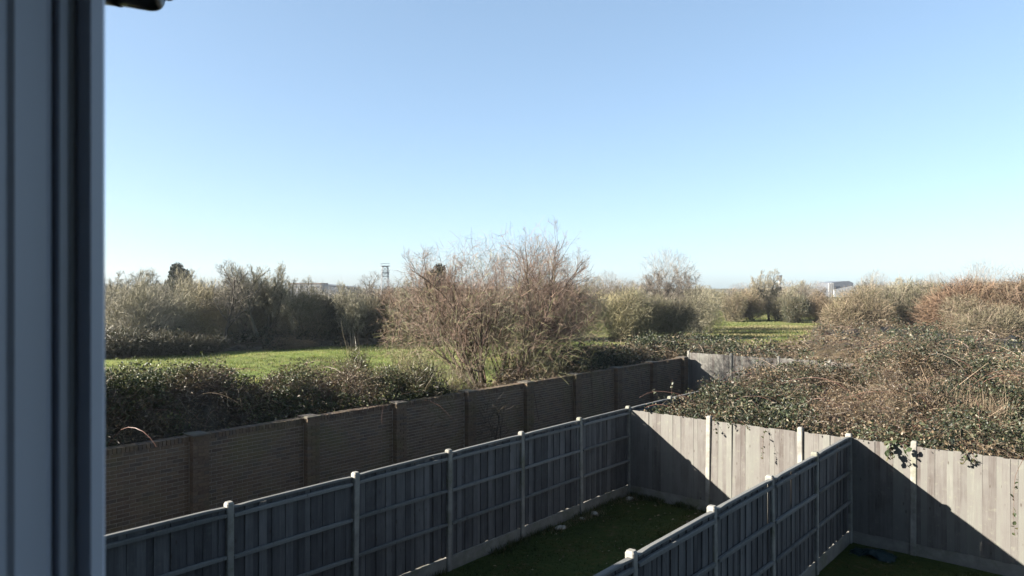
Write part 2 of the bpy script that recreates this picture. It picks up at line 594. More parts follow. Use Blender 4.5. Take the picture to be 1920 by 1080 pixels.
def board_mesh(name, width, length, thick=0.014, thin=0.006, arch=0.0):
    """feather-edge board: thick at one edge; local x = along the fence, y = outwards, z = up from 0"""
    g = Geo()
    w = width
    v = [(0, -thick, 0), (w, -thin, 0), (w, 0, 0), (0, 0, 0), (0, -thick, length), (w, -thin, length), (w, 0, length), (0, 0, length)]
    f = [(0, 3, 2, 1), (4, 5, 6, 7), (0, 1, 5, 4), (1, 2, 6, 5), (2, 3, 7, 6), (3, 0, 4, 7)]
    g.add(v, f)
    return g.mesh(name)


def bevel_box_mesh(name, sx, sy, sz, bev, point=0.0):
    """box centred on x,y, standing on z=0, chamfered vertical edges; optional low pyramid top"""
    hx, hy = sx / 2, sy / 2
    ring = [(-hx + bev, -hy), (hx - bev, -hy), (hx, -hy + bev), (hx, hy - bev), (hx - bev, hy), (-hx + bev, hy), (-hx, hy - bev), (-hx, -hy + bev)]
    g = Geo()
    lo = [(x, y, 0) for x, y in ring]
    hi = [(x, y, sz - point) for x, y in ring]
    tp = [(x * 0.72, y * 0.72, sz) for x, y in ring]
    v = lo + hi + tp
    f4 = []
    for i in range(8):
        j = (i + 1) % 8
        f4.append((i, j, 8 + j, 8 + i))
        f4.append((8 + i, 8 + j, 16 + j, 16 + i))
    f4 += [(16, 17, 18, 19), (16, 19, 20, 23), (20, 21, 22, 23), (0, 3, 2, 1), (0, 7, 4, 3), (4, 7, 6, 5)]
    g.add(v, f4)
    return g.mesh(name)


BOARD_W = 0.105
N_BOARD = 19
board_me = board_mesh("feather_edge_board", 0.112, PANEL_TOP - PANEL_BOT - 0.004)
post_me = bevel_box_mesh("concrete_post", 0.095, 0.105, 2.03, 0.012, 0.025)
gb_me = bevel_box_mesh("gravel_board", BAY - 0.09, 0.045, 0.27, 0.006, 0.008)
rail_me = bevel_box_mesh("arris_rail", BAY - 0.092, 0.045, 0.05, 0.01, 0.012)
cap_me = bevel_box_mesh("capping", BAY - 0.10, 0.065, 0.032, 0.008, 0.010)


def fence(name, start, rotz, nbays, wood, label, rails, first_post=True, last_post=True, cat="fence", seed=0):
    """local x along the fence from `start`; local -y is the seen side; rails=True: rail side towards -y"""
    rr = np.random.default_rng(100 + seed)
    root = empty(name, (start[0], start[1], 0), rotz, label=label, cat=cat)
    for k in range(nbays + 1):
        if (k == 0 and not first_post) or (k == nbays and not last_post):
            continue
        mesh_obj("post", post_me, CONC, root, (k * BAY, 0, 0), (R(rr.normal(0, 0.4)), R(rr.normal(0, 0.4)), 0))
    for k in range(nbays):
        cx = k * BAY + BAY / 2
        dz = rr.normal(0, 0.008)
        mesh_obj("gravel_board", gb_me, GRAVB, root, (cx, 0.004, -0.02))
        by = 0.012 if rails else -0.012
        for i in range(N_BOARD):
            x = k * BAY + 0.022 + i * (BAY - 0.044 - 0.112) / (N_BOARD - 1)
            mesh_obj("board", board_me, wood, root,
                     (x, by + ((0.009 if i % 2 else 0.0) if rails else 0.0) + rr.normal(0, 0.0015), PANEL_BOT + dz + rr.normal(0, 0.006)),
                     (R(rr.normal(0, 0.15)), R(rr.normal(0, 0.12)), R(-2.6 + rr.normal(0, 0.5) if rails else -3.5 + rr.normal(0, 1.3))))
        ry = -0.035 if rails else 0.045
        for z in ((1.85, 1.33, 0.78) if rails else (1.80, 1.20, 0.55)):
            mesh_obj("rail", rail_me, WOODR if rails else wood, root, (cx, ry, z + dz), (R(rr.normal(0, 1.5)), R(rr.normal(0, 0.25)), 0))
        if rails:
            mesh_obj("capping", cap_me, WOODR, root, (cx, -0.006, PANEL_TOP + dz + 0.004), (0, R(rr.normal(0, 0.2)), 0))
    return root


f1s = sq(0, -7 * BAY)
fence("wooden_fence", f1s, ROTW, 7, WOOD,
      "long shaded grey timber fence with concrete posts running below the brick wall", True, seed=1)
f3s = sq(FENCE3_S, -7 * BAY - 0.07)
fence("wooden_fence", f3s, ROTW, 7, WOOD,
      "shaded timber fence at lower right dividing the two small lawns", True, seed=3)
# rear fence: local +x along UV, so -y points back to the house
fence("wooden_fence", sq(0, 0.0), ROTU, 7, WOODP,
      "pale sunlit rear fence crossed by two diagonal shadows, below the brambles", False, first_post=False, seed=2)
fence("wooden_fence", sq(0, 0.0), ROTW, 4, WOOD,
      "shaded fence continuing past the corner, half buried by brambles", True, first_post=False, seed=4)
fence("wooden_fence", sq(-5.53, 14.0), ROTU, 4, WOODP,
      "small pale fence farther off, beyond the end of the brick wall", False, seed=5)

# ------------------------------------------------------------------ brick wall
W0 = np.array([-7.375, 13.0])
WALL_T0, WALL_T1, WALL_H = -3.2, 23.2, 1.65
COURSE, BL, BH = 0.075, 0.225, 0.065
wall = empty("brick_wall", (W0[0], W0[1], 0), ROTW, label="long shaded brown brick garden wall with square piers", cat="wall")
# local x along the wall, local -y faces the gardens
gm = Geo()
gm.box(WALL_T0, WALL_T1, 0.0, 0.215, 0.0, WALL_H)
mesh_obj("mortar_core", gm.mesh("mortar_core"), MORTAR, wall)
brick_cache = {}


def brick_me(l, d):
    key = (round(l, 3), round(d, 3))
    if key not in brick_cache:
        g = Geo()
        b = 0.004
        v = [(0, b, 0), (l, b, 0), (l, b, BH), (0, b, BH), (b, 0, b), (l - b, 0, b), (l - b, 0, BH - b), (b, 0, BH - b),
             (0, d, 0), (l, d, 0), (l, d, BH), (0, d, BH)]
        f = [(4, 5, 6, 7), (0, 1, 5, 4), (1, 2, 6, 5), (2, 3, 7, 6), (3, 0, 4, 7), (0, 8, 9, 1), (1, 9, 10, 2), (2, 10, 11, 3), (3, 11, 8, 0)]
        g.add(v, f)
        brick_cache[key] = g.mesh("brick")
    return brick_cache[key]


PIERS = [1.68 + 2.6 * k for k in range(-1, 9)]
PW, PD = 0.33, 0.16
rr = np.random.default_rng(55)
spec = []                                   # (x, z, length, proud, depth)
ncourse = int(WALL_H / COURSE)
for c in range(ncourse):
    z = c * COURSE + 0.01
    x = WALL_T0 + (0.112 if c % 2 else 0.0)
    while x < WALL_T1 - 0.1:
        l = BL - 0.01
        ok = all(not (p - PW / 2 - 0.005 < x + l and x < p + PW / 2 + 0.005) for p in PIERS)
        if ok:
            spec.append((x, z, l, 0.006 + rr.uniform(0, 0.004), 0.02))
        else:
            for p in PIERS:                 # cut bricks against the piers
                a, b_ = p - PW / 2, p + PW / 2
                if x < a < x + l and a - x > 0.03:
                    spec.append((x, z, round(a - x - 0.01, 3), 0.007, 0.02))
                if x < b_ < x + l and x + l - b_ > 0.03:
                    spec.append((b_ + 0.01, z, round(x + l - b_ - 0.01, 3), 0.007, 0.02))
        x += BL
pier_spec = []
for p in PIERS:
    for c in range(ncourse):
        z = c * COURSE + 0.01
        a = p - PW / 2
        for l in ((0.215, 0.105) if c % 2 else (0.105, 0.215)):
            pier_spec.append((a, z, l, PD, PD - 0.01))
            a += l + 0.01
allb = spec + pier_spec
vis = [b for b in allb if -0.35 < b[0] < 3.4 and b[1] > 0.1]
vis.sort(key=lambda b: b[0])
single = set(id(b) for b in vis[:300])
gr = Geo()
for b in allb:
    x, z, l, pr, d = b
    if id(b) in single:
        mesh_obj("brick", brick_me(l, d), BRICKO, wall, (x, -pr, z))
    else:
        e = 0.004
        v = [(x, -pr + e, z), (x + l, -pr + e, z), (x + l, -pr + e, z + BH), (x, -pr + e, z + BH),
             (x + e, -pr, z + e), (x + l - e, -pr, z + e), (x + l - e, -pr, z + BH - e), (x + e, -pr, z + BH - e),
             (x, -pr + d, z), (x + l, -pr + d, z), (x + l, -pr + d, z + BH), (x, -pr + d, z + BH)]
        f = [(4, 5, 6, 7), (0, 1, 5, 4), (1, 2, 6, 5), (2, 3, 7, 6), (3, 0, 4, 7), (0, 8, 9, 1), (1, 9, 10, 2), (2, 10, 11, 3), (3, 11, 8, 0)]
        gr.add(v, f, (rr.random(),) * 3)
mesh_obj("brick_run", gr.mesh("brick_run"), BRICKT, wall, kind="stuff")
gc = Geo()
x = WALL_T0
while x < WALL_T1 - 0.05:                   # brick-on-edge coping
    dz = rr.normal(0, 0.002)
    gc.box(x, x + 0.064, -0.012 + rr.normal(0, 0.002), 0.225, WALL_H + 0.004, WALL_H + 0.105 + dz, (rr.random(),) * 3)
    x += 0.075
mesh_obj("coping", gc.mesh("coping"), BRICKT, wall, kind="stuff")
capm = bevel_box_mesh("pier_cap", 0.36, 0.42, 0.05, 0.01, 0.015)
for p in PIERS:
    g = Geo()
    g.box(p - PW / 2 + 0.012, p + PW / 2 - 0.012, -PD + 0.012, 0.2, 0, WALL_H + 0.108)
    mesh_obj("pier", g.mesh("pier"), BRICKO, wall)
    mesh_obj("pier_cap", capm, CAPM, wall, (p, 0.03, WALL_H + 0.11))

# ------------------------------------------------------------------ plants: building blocks
def ribbons(g, pts, rad, tint, r, sides=2):
    """pts (N,K,3), rad (N,K): thin flat strips (sides=2) or three-sided tubes"""
    n, k, _ = pts.shape
    tan = np.empty_like(pts)
    tan[:, 1:-1] = pts[:, 2:] - pts[:, :-2]
    tan[:, 0] = pts[:, 1] - pts[:, 0]
    tan[:, -1] = pts[:, -1] - pts[:, -2]
    tan = norm(tan)
    rv = norm(r.normal(0, 1, (n, 1, 3)))
    s1 = norm(np.cross(tan, rv))
    t = np.repeat(np.broadcast_to(np.asarray(tint, float), (n, 3))[:, None], k, 1)
    base = (np.arange(n) * k)[:, None] + np.arange(k - 1)[None]
    if sides == 2:
        v = np.concatenate([(pts - s1 * rad[..., None]).reshape(-1, 3), (pts + s1 * rad[..., None]).reshape(-1, 3)])
        o = n * k
        f = np.stack([base, base + 1, base + 1 + o, base + o], -1).reshape(-1, 4)
        g.add(v, f, np.concatenate([t.reshape(-1, 3)] * 2))
    else:
        s2 = np.cross(tan, s1)
        vs = []
        for i in range(sides):
            a = 2 * np.pi * i / sides
            vs.append((pts + (s1 * math.cos(a) + s2 * math.sin(a)) * rad[..., None]).reshape(-1, 3))
        o = n * k
        fs = [np.stack([base + i * o, base + 1 + i * o, base + 1 + ((i + 1) % sides) * o, base + ((i + 1) % sides) * o], -1).reshape(-1, 4) for i in range(sides)]
        g.add(np.concatenate(vs), np.concatenate(fs), np.concatenate([t.reshape(-1, 3)] * sides))


def grow(r, P, D, L, K, wob, up):
    n = len(P)
    pts = np.empty((n, K, 3))
    pts[:, 0] = P
    d = norm(D)
    st = (np.asarray(L) / (K - 1)).reshape(-1, 1)
    for k in range(1, K):
        d = norm(d + r.normal(0, wob, (n, 3)) + np.array([0, 0, up]))
        pts[:, k] = pts[:, k - 1] + d * st
    return pts


def sprout(r, pts, L, n, t0, t1, ang, angsd):
    """n children per branch: start points, directions, parent index, parameter"""
    N0, K, _ = pts.shape
    pi = np.repeat(np.arange(N0), n)
    t = r.uniform(t0, t1, N0 * n)
    f = t * (K - 1)
    i = np.minimum(f.astype(int), K - 2)
    fr = (f - i)[:, None]
    p = pts[pi, i] * (1 - fr) + pts[pi, i + 1] * fr
    tan = norm(pts[pi, i + 1] - pts[pi, i])
    perp = norm(np.cross(tan, r.normal(0, 1, (N0 * n, 3))))
    a = r.normal(ang, angsd, N0 * n)[:, None]
    d = tan * np.cos(a) + perp * np.sin(a)
    return p, d, pi, t


def leaves(g, P, size, cols, r, up=0.4, aspect=0.6):
    """folded leaf quads at points P"""
    n = len(P)
    nrm = norm(r.normal(0, 1, (n, 3)) + np.array([0, 0, up]))
    a = norm(np.cross(nrm, r.normal(0, 1, (n, 3))))
    b = np.cross(nrm, a)
    s = (np.broadcast_to(size, (n,)) * r.uniform(0.6, 1.4, n))[:, None]
    v = np.stack([P - a * s * 0.5, P - b * s * aspect * 0.5 + nrm * s * 0.12, P + a * s * 0.5, P + b * s * aspect * 0.5 + nrm * s * 0.12], 1).reshape(-1, 3)
    f = np.arange(n * 4).reshape(-1, 4)
    g.add(v, f, np.repeat(cols, 4, axis=0))


def thicket(name, label, sfun, hfun, n_leaf, leaf, palette, brown, n_cane, cane_len, cane_r, seed, core, depth=0.14, cat="brambles",
            patch=2.2, cane_cols=((0.16, 0.112, 0.072), (0.26, 0.205, 0.13), (0.12, 0.07, 0.05)), pale=0.03, bthr=0.12, clump=0.16, keepf=None, n_arch=0):
    """a mass of brambles over the height field hfun(x, y); sfun(r, n) gives plan points; core = (grid of points) occluding tangle"""
    r = np.random.default_rng(seed)
    g = Geo()
    ncl = n_leaf // 34
    CXY = sfun(r, ncl)
    ch_ = hfun(CXY[:, 0], CXY[:, 1])
    k = ch_ > 0.15
    CXY, ch_ = CXY[k], ch_[k]
    ncl = len(CXY)
    csz = clump * r.uniform(0.5, 1.5, ncl)
    coff = r.normal(0, 1.0, ncl) * clump * 0.8
    csize = r.uniform(0.55, 1.5, ncl)
    per = r.poisson(34, ncl) + 4
    ci = np.repeat(np.arange(ncl), per)
    n = len(ci)
    off = r.normal(0, 1, (n, 3)) * csz[ci][:, None] * np.array([1, 1, 0.7])
    P = np.stack([CXY[ci, 0], CXY[ci, 1], ch_[ci] + coff[ci] - csz[ci] * 0.5], -1) + off
    hl = hfun(P[:, 0], P[:, 1])
    k = (hl > 0.1)
    P, ci = P[k], ci[k]
    P[:, 2] = np.clip(P[:, 2], 0.03, hl[k] + 0.45)
    if keepf is not None:
        k = keepf(P)
        P, ci = P[k], ci[k]
    n = len(P)
    XY = P[:, :2]
    cm = r.normal(0, 0.38, ncl)
    na, nb2 = Noise2(seed + 1, patch), Noise2(seed + 2, patch * 0.35)
    pn = na(XY[:, 0], XY[:, 1]) * 1.15 + nb2(XY[:, 0], XY[:, 1]) * 0.5
    m = pn + r.normal(0, 0.18, n) + 0.6 * cm[ci]
    green = mixcols(r, n, palette, [3, 3, 1.2] + [1] * (len(palette) - 3), 0.3)
    brn = mixcols(r, n, brown, [3, 3, 2][:len(brown)], 0.3)
    ct = r.uniform(0.65, 1.4, ncl)[ci][:, None]
    green, brn = green * ct, brn * ct
    bsel = (m > bthr)
    c = np.where(bsel[:, None], brn, green)
    pl = r.random(n) < pale
    c[pl] = np.array([0.36, 0.31, 0.23]) * r.uniform(0.7, 1.2, (pl.sum(), 1))
    sz = np.where(bsel, leaf * 0.75, leaf) * csize[ci]
    thin = r.random(n) < np.clip((pn - bthr - 0.1) * 1.3, 0, 0.62)     # brown tangles carry few leaves
    sz = np.where(pn < bthr - 0.35, sz * 1.05, sz)                       # lush leafy clumps
    leaves(g, P[~thin], sz[~thin], c[~thin], r, 0.5)
    # canes: thin arching stems
    XY = sfun(r, n_cane)
    h = hfun(XY[:, 0], XY[:, 1])
    k = (h > 0.3) & (na(XY[:, 0], XY[:, 1]) * 1.15 + nb2(XY[:, 0], XY[:, 1]) * 0.5 > bthr - 0.45 + 0.7 * r.random(len(h)) - 0.35)
    XY, h = XY[k], h[k]
    n = len(XY)
    st = np.stack([XY[:, 0], XY[:, 1], h - r.uniform(0.0, 0.35, n)], -1)
    a = r.uniform(0, 2 * np.pi, n)
    D = np.stack([np.cos(a), np.sin(a), r.uniform(0.1, 1.1, n)], -1)
    K = 6
    pts = grow(r, st, D, cane_len * r.uniform(0.4, 1.3, n), K, 0.16, -0.16)
    hh = hfun(pts[..., 0].ravel(), pts[..., 1].ravel()).reshape(n, K)
    pts[..., 2] = np.minimum(pts[..., 2], np.maximum(hh, 0.2) + 0.35)
    if keepf is not None:
        k = keepf(pts.reshape(-1, 3)).reshape(n, K).all(1) & (hh > 0.3).all(1)
        pts = pts[k]
        n = len(pts)
    rad = np.linspace(1, 0.45, K)[None] * (cane_r * r.uniform(0.6, 1.4, n))[:, None]
    ribbons(g, pts, rad, mixcols(r, n, cane_cols, [1] * len(cane_cols), 0.35), r, 2)
    if n_arch:                                  # long arching canes standing clear of the leaves
        XY = sfun(r, n_arch)
        h = hfun(XY[:, 0], XY[:, 1])
        k = h > 0.8
        if keepf is not None:
            sa, qa = to_sq(XY[:, 0], XY[:, 1])
            k &= (qa > 1.5) | (qa < -1)
        XY, h = XY[k], h[k]
        n = len(XY)
        a = r.uniform(0, 2 * np.pi, n)
        D = np.stack([np.cos(a), np.sin(a), r.uniform(0.6, 1.6, n)], -1)
        pts = grow(r, np.stack([XY[:, 0], XY[:, 1], h - 0.15], -1), D, r.uniform(0.9, 2.2, n), 9, 0.07, -0.2)
        rad = np.linspace(1, 0.4, 9)[None] * (cane_r * 1.5 * r.uniform(0.7, 1.3, n))[:, None]
        ribbons(g, pts, rad, mixcols(r, n, [(0.30, 0.15, 0.11), (0.36, 0.27, 0.18), (0.22, 0.11, 0.08)], [1, 1, 1], 0.3), r, 3)
    # dense inner tangle that hides the ground
    cx, cy, keep = core
    ch = np.maximum(hfun(cx.ravel(), cy.ravel()).reshape(cx.shape) - 0.28 - clump * 0.5 + r.normal(0, 0.06, cx.shape), 0.0)
    idx = np.arange(cx.size).reshape(cx.shape)
    f = np.stack([idx[:-1, :-1], idx[1:, :-1], idx[1:, 1:], idx[:-1, 1:]], -1).reshape(-1, 4)
    fm = (ch[:-1, :-1] > 0.02).ravel()
    g.add(np.stack([cx, cy, ch], -1).reshape(-1, 3), f[fm], np.array([0.10, 0.078, 0.045]) * r.uniform(0.6, 1.4, (cx.size, 1)))
    return mesh_obj(name, g.mesh(name, LEAF), label=label, cat=cat, kind="stuff")


def to_sq(x, y):
    dx, dy = np.asarray(x) - C0[0], np.asarray(y) - C0[1]
    return dx * UV[0] + dy * UV[1], dx * WV[0] + dy * WV[1]


def over_fence(P):
    s, q = to_sq(P[:, 0], P[:, 1])
    return (q > 0.06) | (P[:, 2] > 1.93 + 0.05 * nb_(P[:, 0] * 3, P[:, 1] * 3))


def over_wall(P):
    t, p = to_wall(P[:, 0], P[:, 1])
    return (p > 0.24) | (P[:, 2] > 1.77)


def sq_sampler(s0, s1, q0, q1, power=1.0):
    def f(r, n):
        s = r.uniform(s0, s1, n)
        q = q0 + (q1 - q0) * r.random(n) ** power
        return C0[None] + UV[None] * s[:, None] + WV[None] * q[:, None]
    return f


def sq_core(s0, s1, q0, q1, ns, nq):
    s, q = np.meshgrid(np.linspace(s0, s1, ns), np.linspace(q0, q1, nq), indexing='ij')
    return (C0[0] + UV[0] * s + WV[0] * q, C0[1] + UV[1] * s + WV[1] * q, None)


GREENS = [(0.034, 0.047, 0.024), (0.058, 0.072, 0.034), (0.10, 0.107, 0.05), (0.165, 0.15, 0.085)]
BROWNS = [(0.175, 0.122, 0.07), (0.225, 0.165, 0.10), (0.125, 0.082, 0.05)]
PINKBR = [(0.21, 0.155, 0.092), (0.26, 0.195, 0.12), (0.165, 0.115, 0.07)]

na_, nb_, nc_, nd_, ne_ = Noise2(201, 2.4), Noise2(202, 0.8), Noise2(203, 5.0), Noise2(204, 1.3), Noise2(205, 1.7)


# A: brambles behind the rear fence
def hA(x, y):
    s, q = to_sq(x, y)
    h = 1.86 + 0.10 * sstep(0, 1.5, q) + 0.45 * sstep(4, 11, q) * sstep(-0.5, 2.5, s) + 0.25 * sstep(3, 9, s) * sstep(0.5, 4, q)
    h = h + (0.42 * na_(x, y) + 0.26 * nb_(x, y) - 0.8 * np.clip(nd_(x, y) - 0.25, 0, 0.6) + 0.3 * np.clip(ne_(x, y) - 0.2, 0, 1)) * sstep(-0.2, 1.8, q) + 0.05 * nb_(x, y)
    h = h - 0.5 * sstep(5.5, 9, q) * (1 - sstep(0.3, 2.6, s))
    edge = sstep(-0.15, 0.75, s + 0.3 * sstep(6.5, 8, q) * 4)
    h = h * (0.72 + 0.28 * edge) * sstep(-0.02, 0.03, s + 1.3 * sstep(7.5, 8.5, q))
    return h * (1 - sstep(12.8, 13.7, q)) * (q > -0.16)


thicket("bramble_thicket", "dark green and brown brambles heaped behind the pale rear fence", sq_sampler(-1.2, 17.5, 0.08, 13.6, 1.25), hA,
        255000, 0.062, GREENS, BROWNS, 42000, 0.6, 0.0042, 301, sq_core(-1.3, 18, 0.10, 13.7, 150, 110), 0.2, pale=0.045, bthr=-0.08, clump=0.15, patch=1.9, keepf=over_fence, n_arch=320)


# B: brown brambles beyond the small far fence
def hB(x, y):
    s, q = to_sq(x, y)
    h = 2.0 + 0.4 * na_(x, y) + 0.25 * nb_(x, y) + 0.3 * nc_(x, y) + 0.3 * sstep(4, 14, s)
    return h * (1 - sstep(25, 27.5, q + 0.8 * nc_(x, y) - 0.12 * s)) * sstep(14.05, 14.2, q)


thicket("bramble_thicket", "brown winter brambles beyond the small far fence", sq_sampler(-9, 38, 14.1, 31), hB,
        120000, 0.10, GREENS, PINKBR, 24000, 0.8, 0.0085, 302, sq_core(-9, 38, 14.1, 31, 130, 60), 0.16, patch=3.5, pale=0.02, clump=0.24, bthr=-0.05, n_arch=300)


# D: low scrub around the right hand bushes
def hD(x, y):
    k = sstep(0.40, 0.44, x / y)
    return (1.2 + 0.45 * na_(x, y) + 0.3 * nb_(x, y) + 0.5 * nc_(x, y)) * k * sstep(38, 41, y) * (1 - sstep(76, 80, y))


def fan(r, n):
    y = 38 + 42 * r.random(n)
    return np.stack([y * r.uniform(0.39, 1.15, n), y], -1)


fy, fk = np.meshgrid(np.linspace(38, 80, 50), np.linspace(0.39, 1.15, 80), indexing='ij')
thicket("scrub", "low brown scrub around the feet of the right hand bushes", fan, hD, 70000, 0.13, GREENS, PINKBR, 5000, 1.2, 0.016, 306,
        (fy * fk, fy, None), 0.2, patch=4.0, pale=0.01, bthr=-0.2, clump=0.3)


# C: hedge of brambles leaning over the brick wall
def to_wall(x, y):
    dx, dy = np.asarray(x) - W0[0], np.asarray(y) - W0[1]
    return dx * WV[0] + dy * WV[1], -(dx * UV[0] + dy * UV[1])      # t along, p behind the face


def hC(x, y):
    t, p = to_wall(x, y)
    top = np.interp(t, [-3, 0, 1.5, 3, 5, 6.5, 8, 9, 12, 13.5, 15, 18, 23, 26], [2.85, 2.8, 2.75, 2.5, 2.25, 2.25, 2.2, 1.6, 1.45, 1.95, 2.25, 2.35, 2.3, 2.2])
    h = 1.5 + (top - 1.5) * sstep(0.0, 1.7, p) + 0.26 * na_(x, y) + 0.24 * nb_(x, y) - 0.25 * np.clip(nd_(x, y) - 0.3, 0, 0.6)
    dep = np.interp(t, [0, 3, 7, 9, 12, 14, 26], [4.6, 4.2, 3.4, 2.2, 2.2, 3.4, 4.0])
    return h * (1 - sstep(dep - 0.9, dep, p)) * (p > -0.1) 


def wall_sampler(t0, t1, p0, p1):
    def f(r, n):
        t = r.uniform(t0, t1, n)
        p = p0 + (p1 - p0) * r.random(n) ** 1.3
        return W0[None] + WV[None] * t[:, None] - UV[None] * p[:, None]
    return f


def wall_core(t0, t1, p0, p1, nt, npp):
    t, p = np.meshgrid(np.linspace(t0, t1, nt), np.linspace(p0, p1, npp), indexing='ij')
    return (W0[0] + WV[0] * t - UV[0] * p, W0[1] + WV[1] * t - UV[1] * p, None)


thicket("bramble_hedge", "dark green bramble hedge leaning over the left half of the brick wall", wall_sampler(-3, 9.3, 0.24, 4.7), hC,
        120000, 0.052, [(0.055, 0.075, 0.028), (0.10, 0.118, 0.042), (0.165, 0.17, 0.06), (0.235, 0.22, 0.095)], [(0.19, 0.135, 0.075), (0.24, 0.18, 0.10), (0.13, 0.095, 0.06)], 14000, 0.6, 0.0048, 303,
        wall_core(-3, 9.3, 0.24, 4.8, 100, 60), 0.14, cat="hedge", pale=0.03, bthr=0.42, clump=0.13, keepf=over_wall, n_arch=120)
thicket("bramble_hedge", "brown bramble hedge spilling over the far end of the brick wall", wall_sampler(11.0, 25.0, 0.24, 4.2), hC,
        42000, 0.085, GREENS, PINKBR, 3200, 0.9, 0.009, 304, wall_core(11.0, 25, 0.24, 4.2, 90, 40), 0.14, cat="hedge", pale=0.03)

# ------------------------------------------------------------------ bushes and bare trees
def blob_points(r, n, blobs, shell=0.45):
    """points in a heap of ellipsoids (cx,cy,cz,rx,ry,rz), biased to their outsides; returns points and outward directions"""
    b = np.array(blobs, float)
    vol = b[:, 3] * b[:, 4] * b[:, 5]
    k = r.choice(len(b), n, p=vol / vol.sum())
    u = norm(r.normal(0, 1, (n, 3)))
    rad = r.random(n) ** shell
    P = b[k, :3] + u * rad[:, None] * b[k, 3:]
    return P, norm(u / b[k, 3:])


def bush_meshes(name, seed, w, h, n_twig, tw_len, tw_r, tints, n_stem=9, nblob=9, flat=0.0, leafy=0, leaf_cols=None, base=0.02, up=0.12, leaf_size=0.09):
    """(stems, twigs) meshes of one rounded leafless bush, w wide and h high, standing on z=0"""
    r = np.random.default_rng(seed)
    blobs = []
    for i in range(nblob):
        a = r.uniform(0, 2 * np.pi)
        d = w * 0.30 * math.sqrt(r.random())
        zz = h * r.uniform(base + 0.15, 0.74)
        sc = r.uniform(0.5, 1.25)
        rz = min(h * 0.30 * sc, h - zz)
        blobs.append((d * math.cos(a), d * math.sin(a), zz, w * 0.22 * sc, w * 0.22 * sc, max(rz, 0.12 * h)))
    blobs.append((0, 0, h * 0.42, w * 0.36, w * 0.36, h * 0.34))
    gs, gt = Geo(), Geo()
    tg = np.array([b[:3] for b in blobs])
    k = r.integers(0, len(tg), n_stem)
    S = np.stack([r.normal(0, w * 0.06, n_stem), r.normal(0, w * 0.06, n_stem), np.zeros(n_stem)], -1)
    T = tg[k] + r.normal(0, w * 0.07, (n_stem, 3))
    K = 7
    tt = np.linspace(0, 1, K)[None, :, None]
    mid = (S + T) / 2 + r.normal(0, w * 0.05, (n_stem, 3)) + np.array([0, 0, h * 0.06])
    pts = (1 - tt) ** 2 * S[:, None] + 2 * tt * (1 - tt) * mid[:, None] + tt ** 2 * T[:, None]
    rad = np.linspace(1, 0.3, K)[None] * (w * 0.011 * r.uniform(0.6, 1.4, n_stem))[:, None]
    tb = np.array(tints)
    ribbons(gs, pts, rad, tb[0] * 0.4, r, 3)
    p, d, pi, t = sprout(r, pts, None, 9, 0.3, 1.0, 0.8, 0.25)
    L = w * 0.22 * r.uniform(0.5, 1.2, len(p))
    b2 = grow(r, p, d, L, 5, 0.16, 0.06)
    ribbons(gs, b2, np.linspace(1, 0.35, 5)[None] * (w * 0.0042 * r.uniform(0.6, 1.4, len(p)))[:, None], tb[0] * 0.55, r, 3)
    P, O = blob_points(r, n_twig, blobs)
    kk = P[:, 2] > h * base * r.random(n_twig)
    P, O = P[kk], O[kk]
    n = len(P)
    D = O * 0.7 + r.normal(0, 0.6, (n, 3)) + np.array([0, 0, up])
    shoot = r.random(n) < 0.06
    D = np.where(shoot[:, None], O * 0.6 + r.normal(0, 0.25, (n, 3)) + np.array([0, 0, 0.9]), D)
    q = grow(r, P, D, tw_len * r.uniform(0.4, 1.4, n) * np.where(shoot, 2.2, 1.0), 4, 0.2, 0.03)
    q[..., 2] = np.maximum(q[..., 2], 0.02)
    # colour drifts from clump to clump (different wood, lichen, catkins), not with the light
    cn = Noise2(seed + 9, w * 0.16)
    m = cn(P[:, 0] + P[:, 2] * 0.7, P[:, 1] - P[:, 2] * 0.4) + r.normal(0, 0.45, n)
    ci = np.clip(((m + 1) / 2 * len(tb)).astype(int), 0, len(tb) - 1)
    ribbons(gt, q, np.linspace(1, 0.35, 4)[None] * (tw_r * r.uniform(0.6, 1.5, n))[:, None], tb[ci] * r.uniform(0.65, 1.35, (n, 1)), r, 2)
    if leafy:
        P, O = blob_points(r, leafy, blobs, 0.35)
        P = P[P[:, 2] > 0.1]
        leaves(gt, P, leaf_size, mixcols(r, len(P), leaf_cols, [1] * len(leaf_cols), 0.35), r, 0.4)
    return gs.mesh(name + "_stems", BARK), gt.mesh(name + "_twigs", TWIG if not leafy else LEAF)


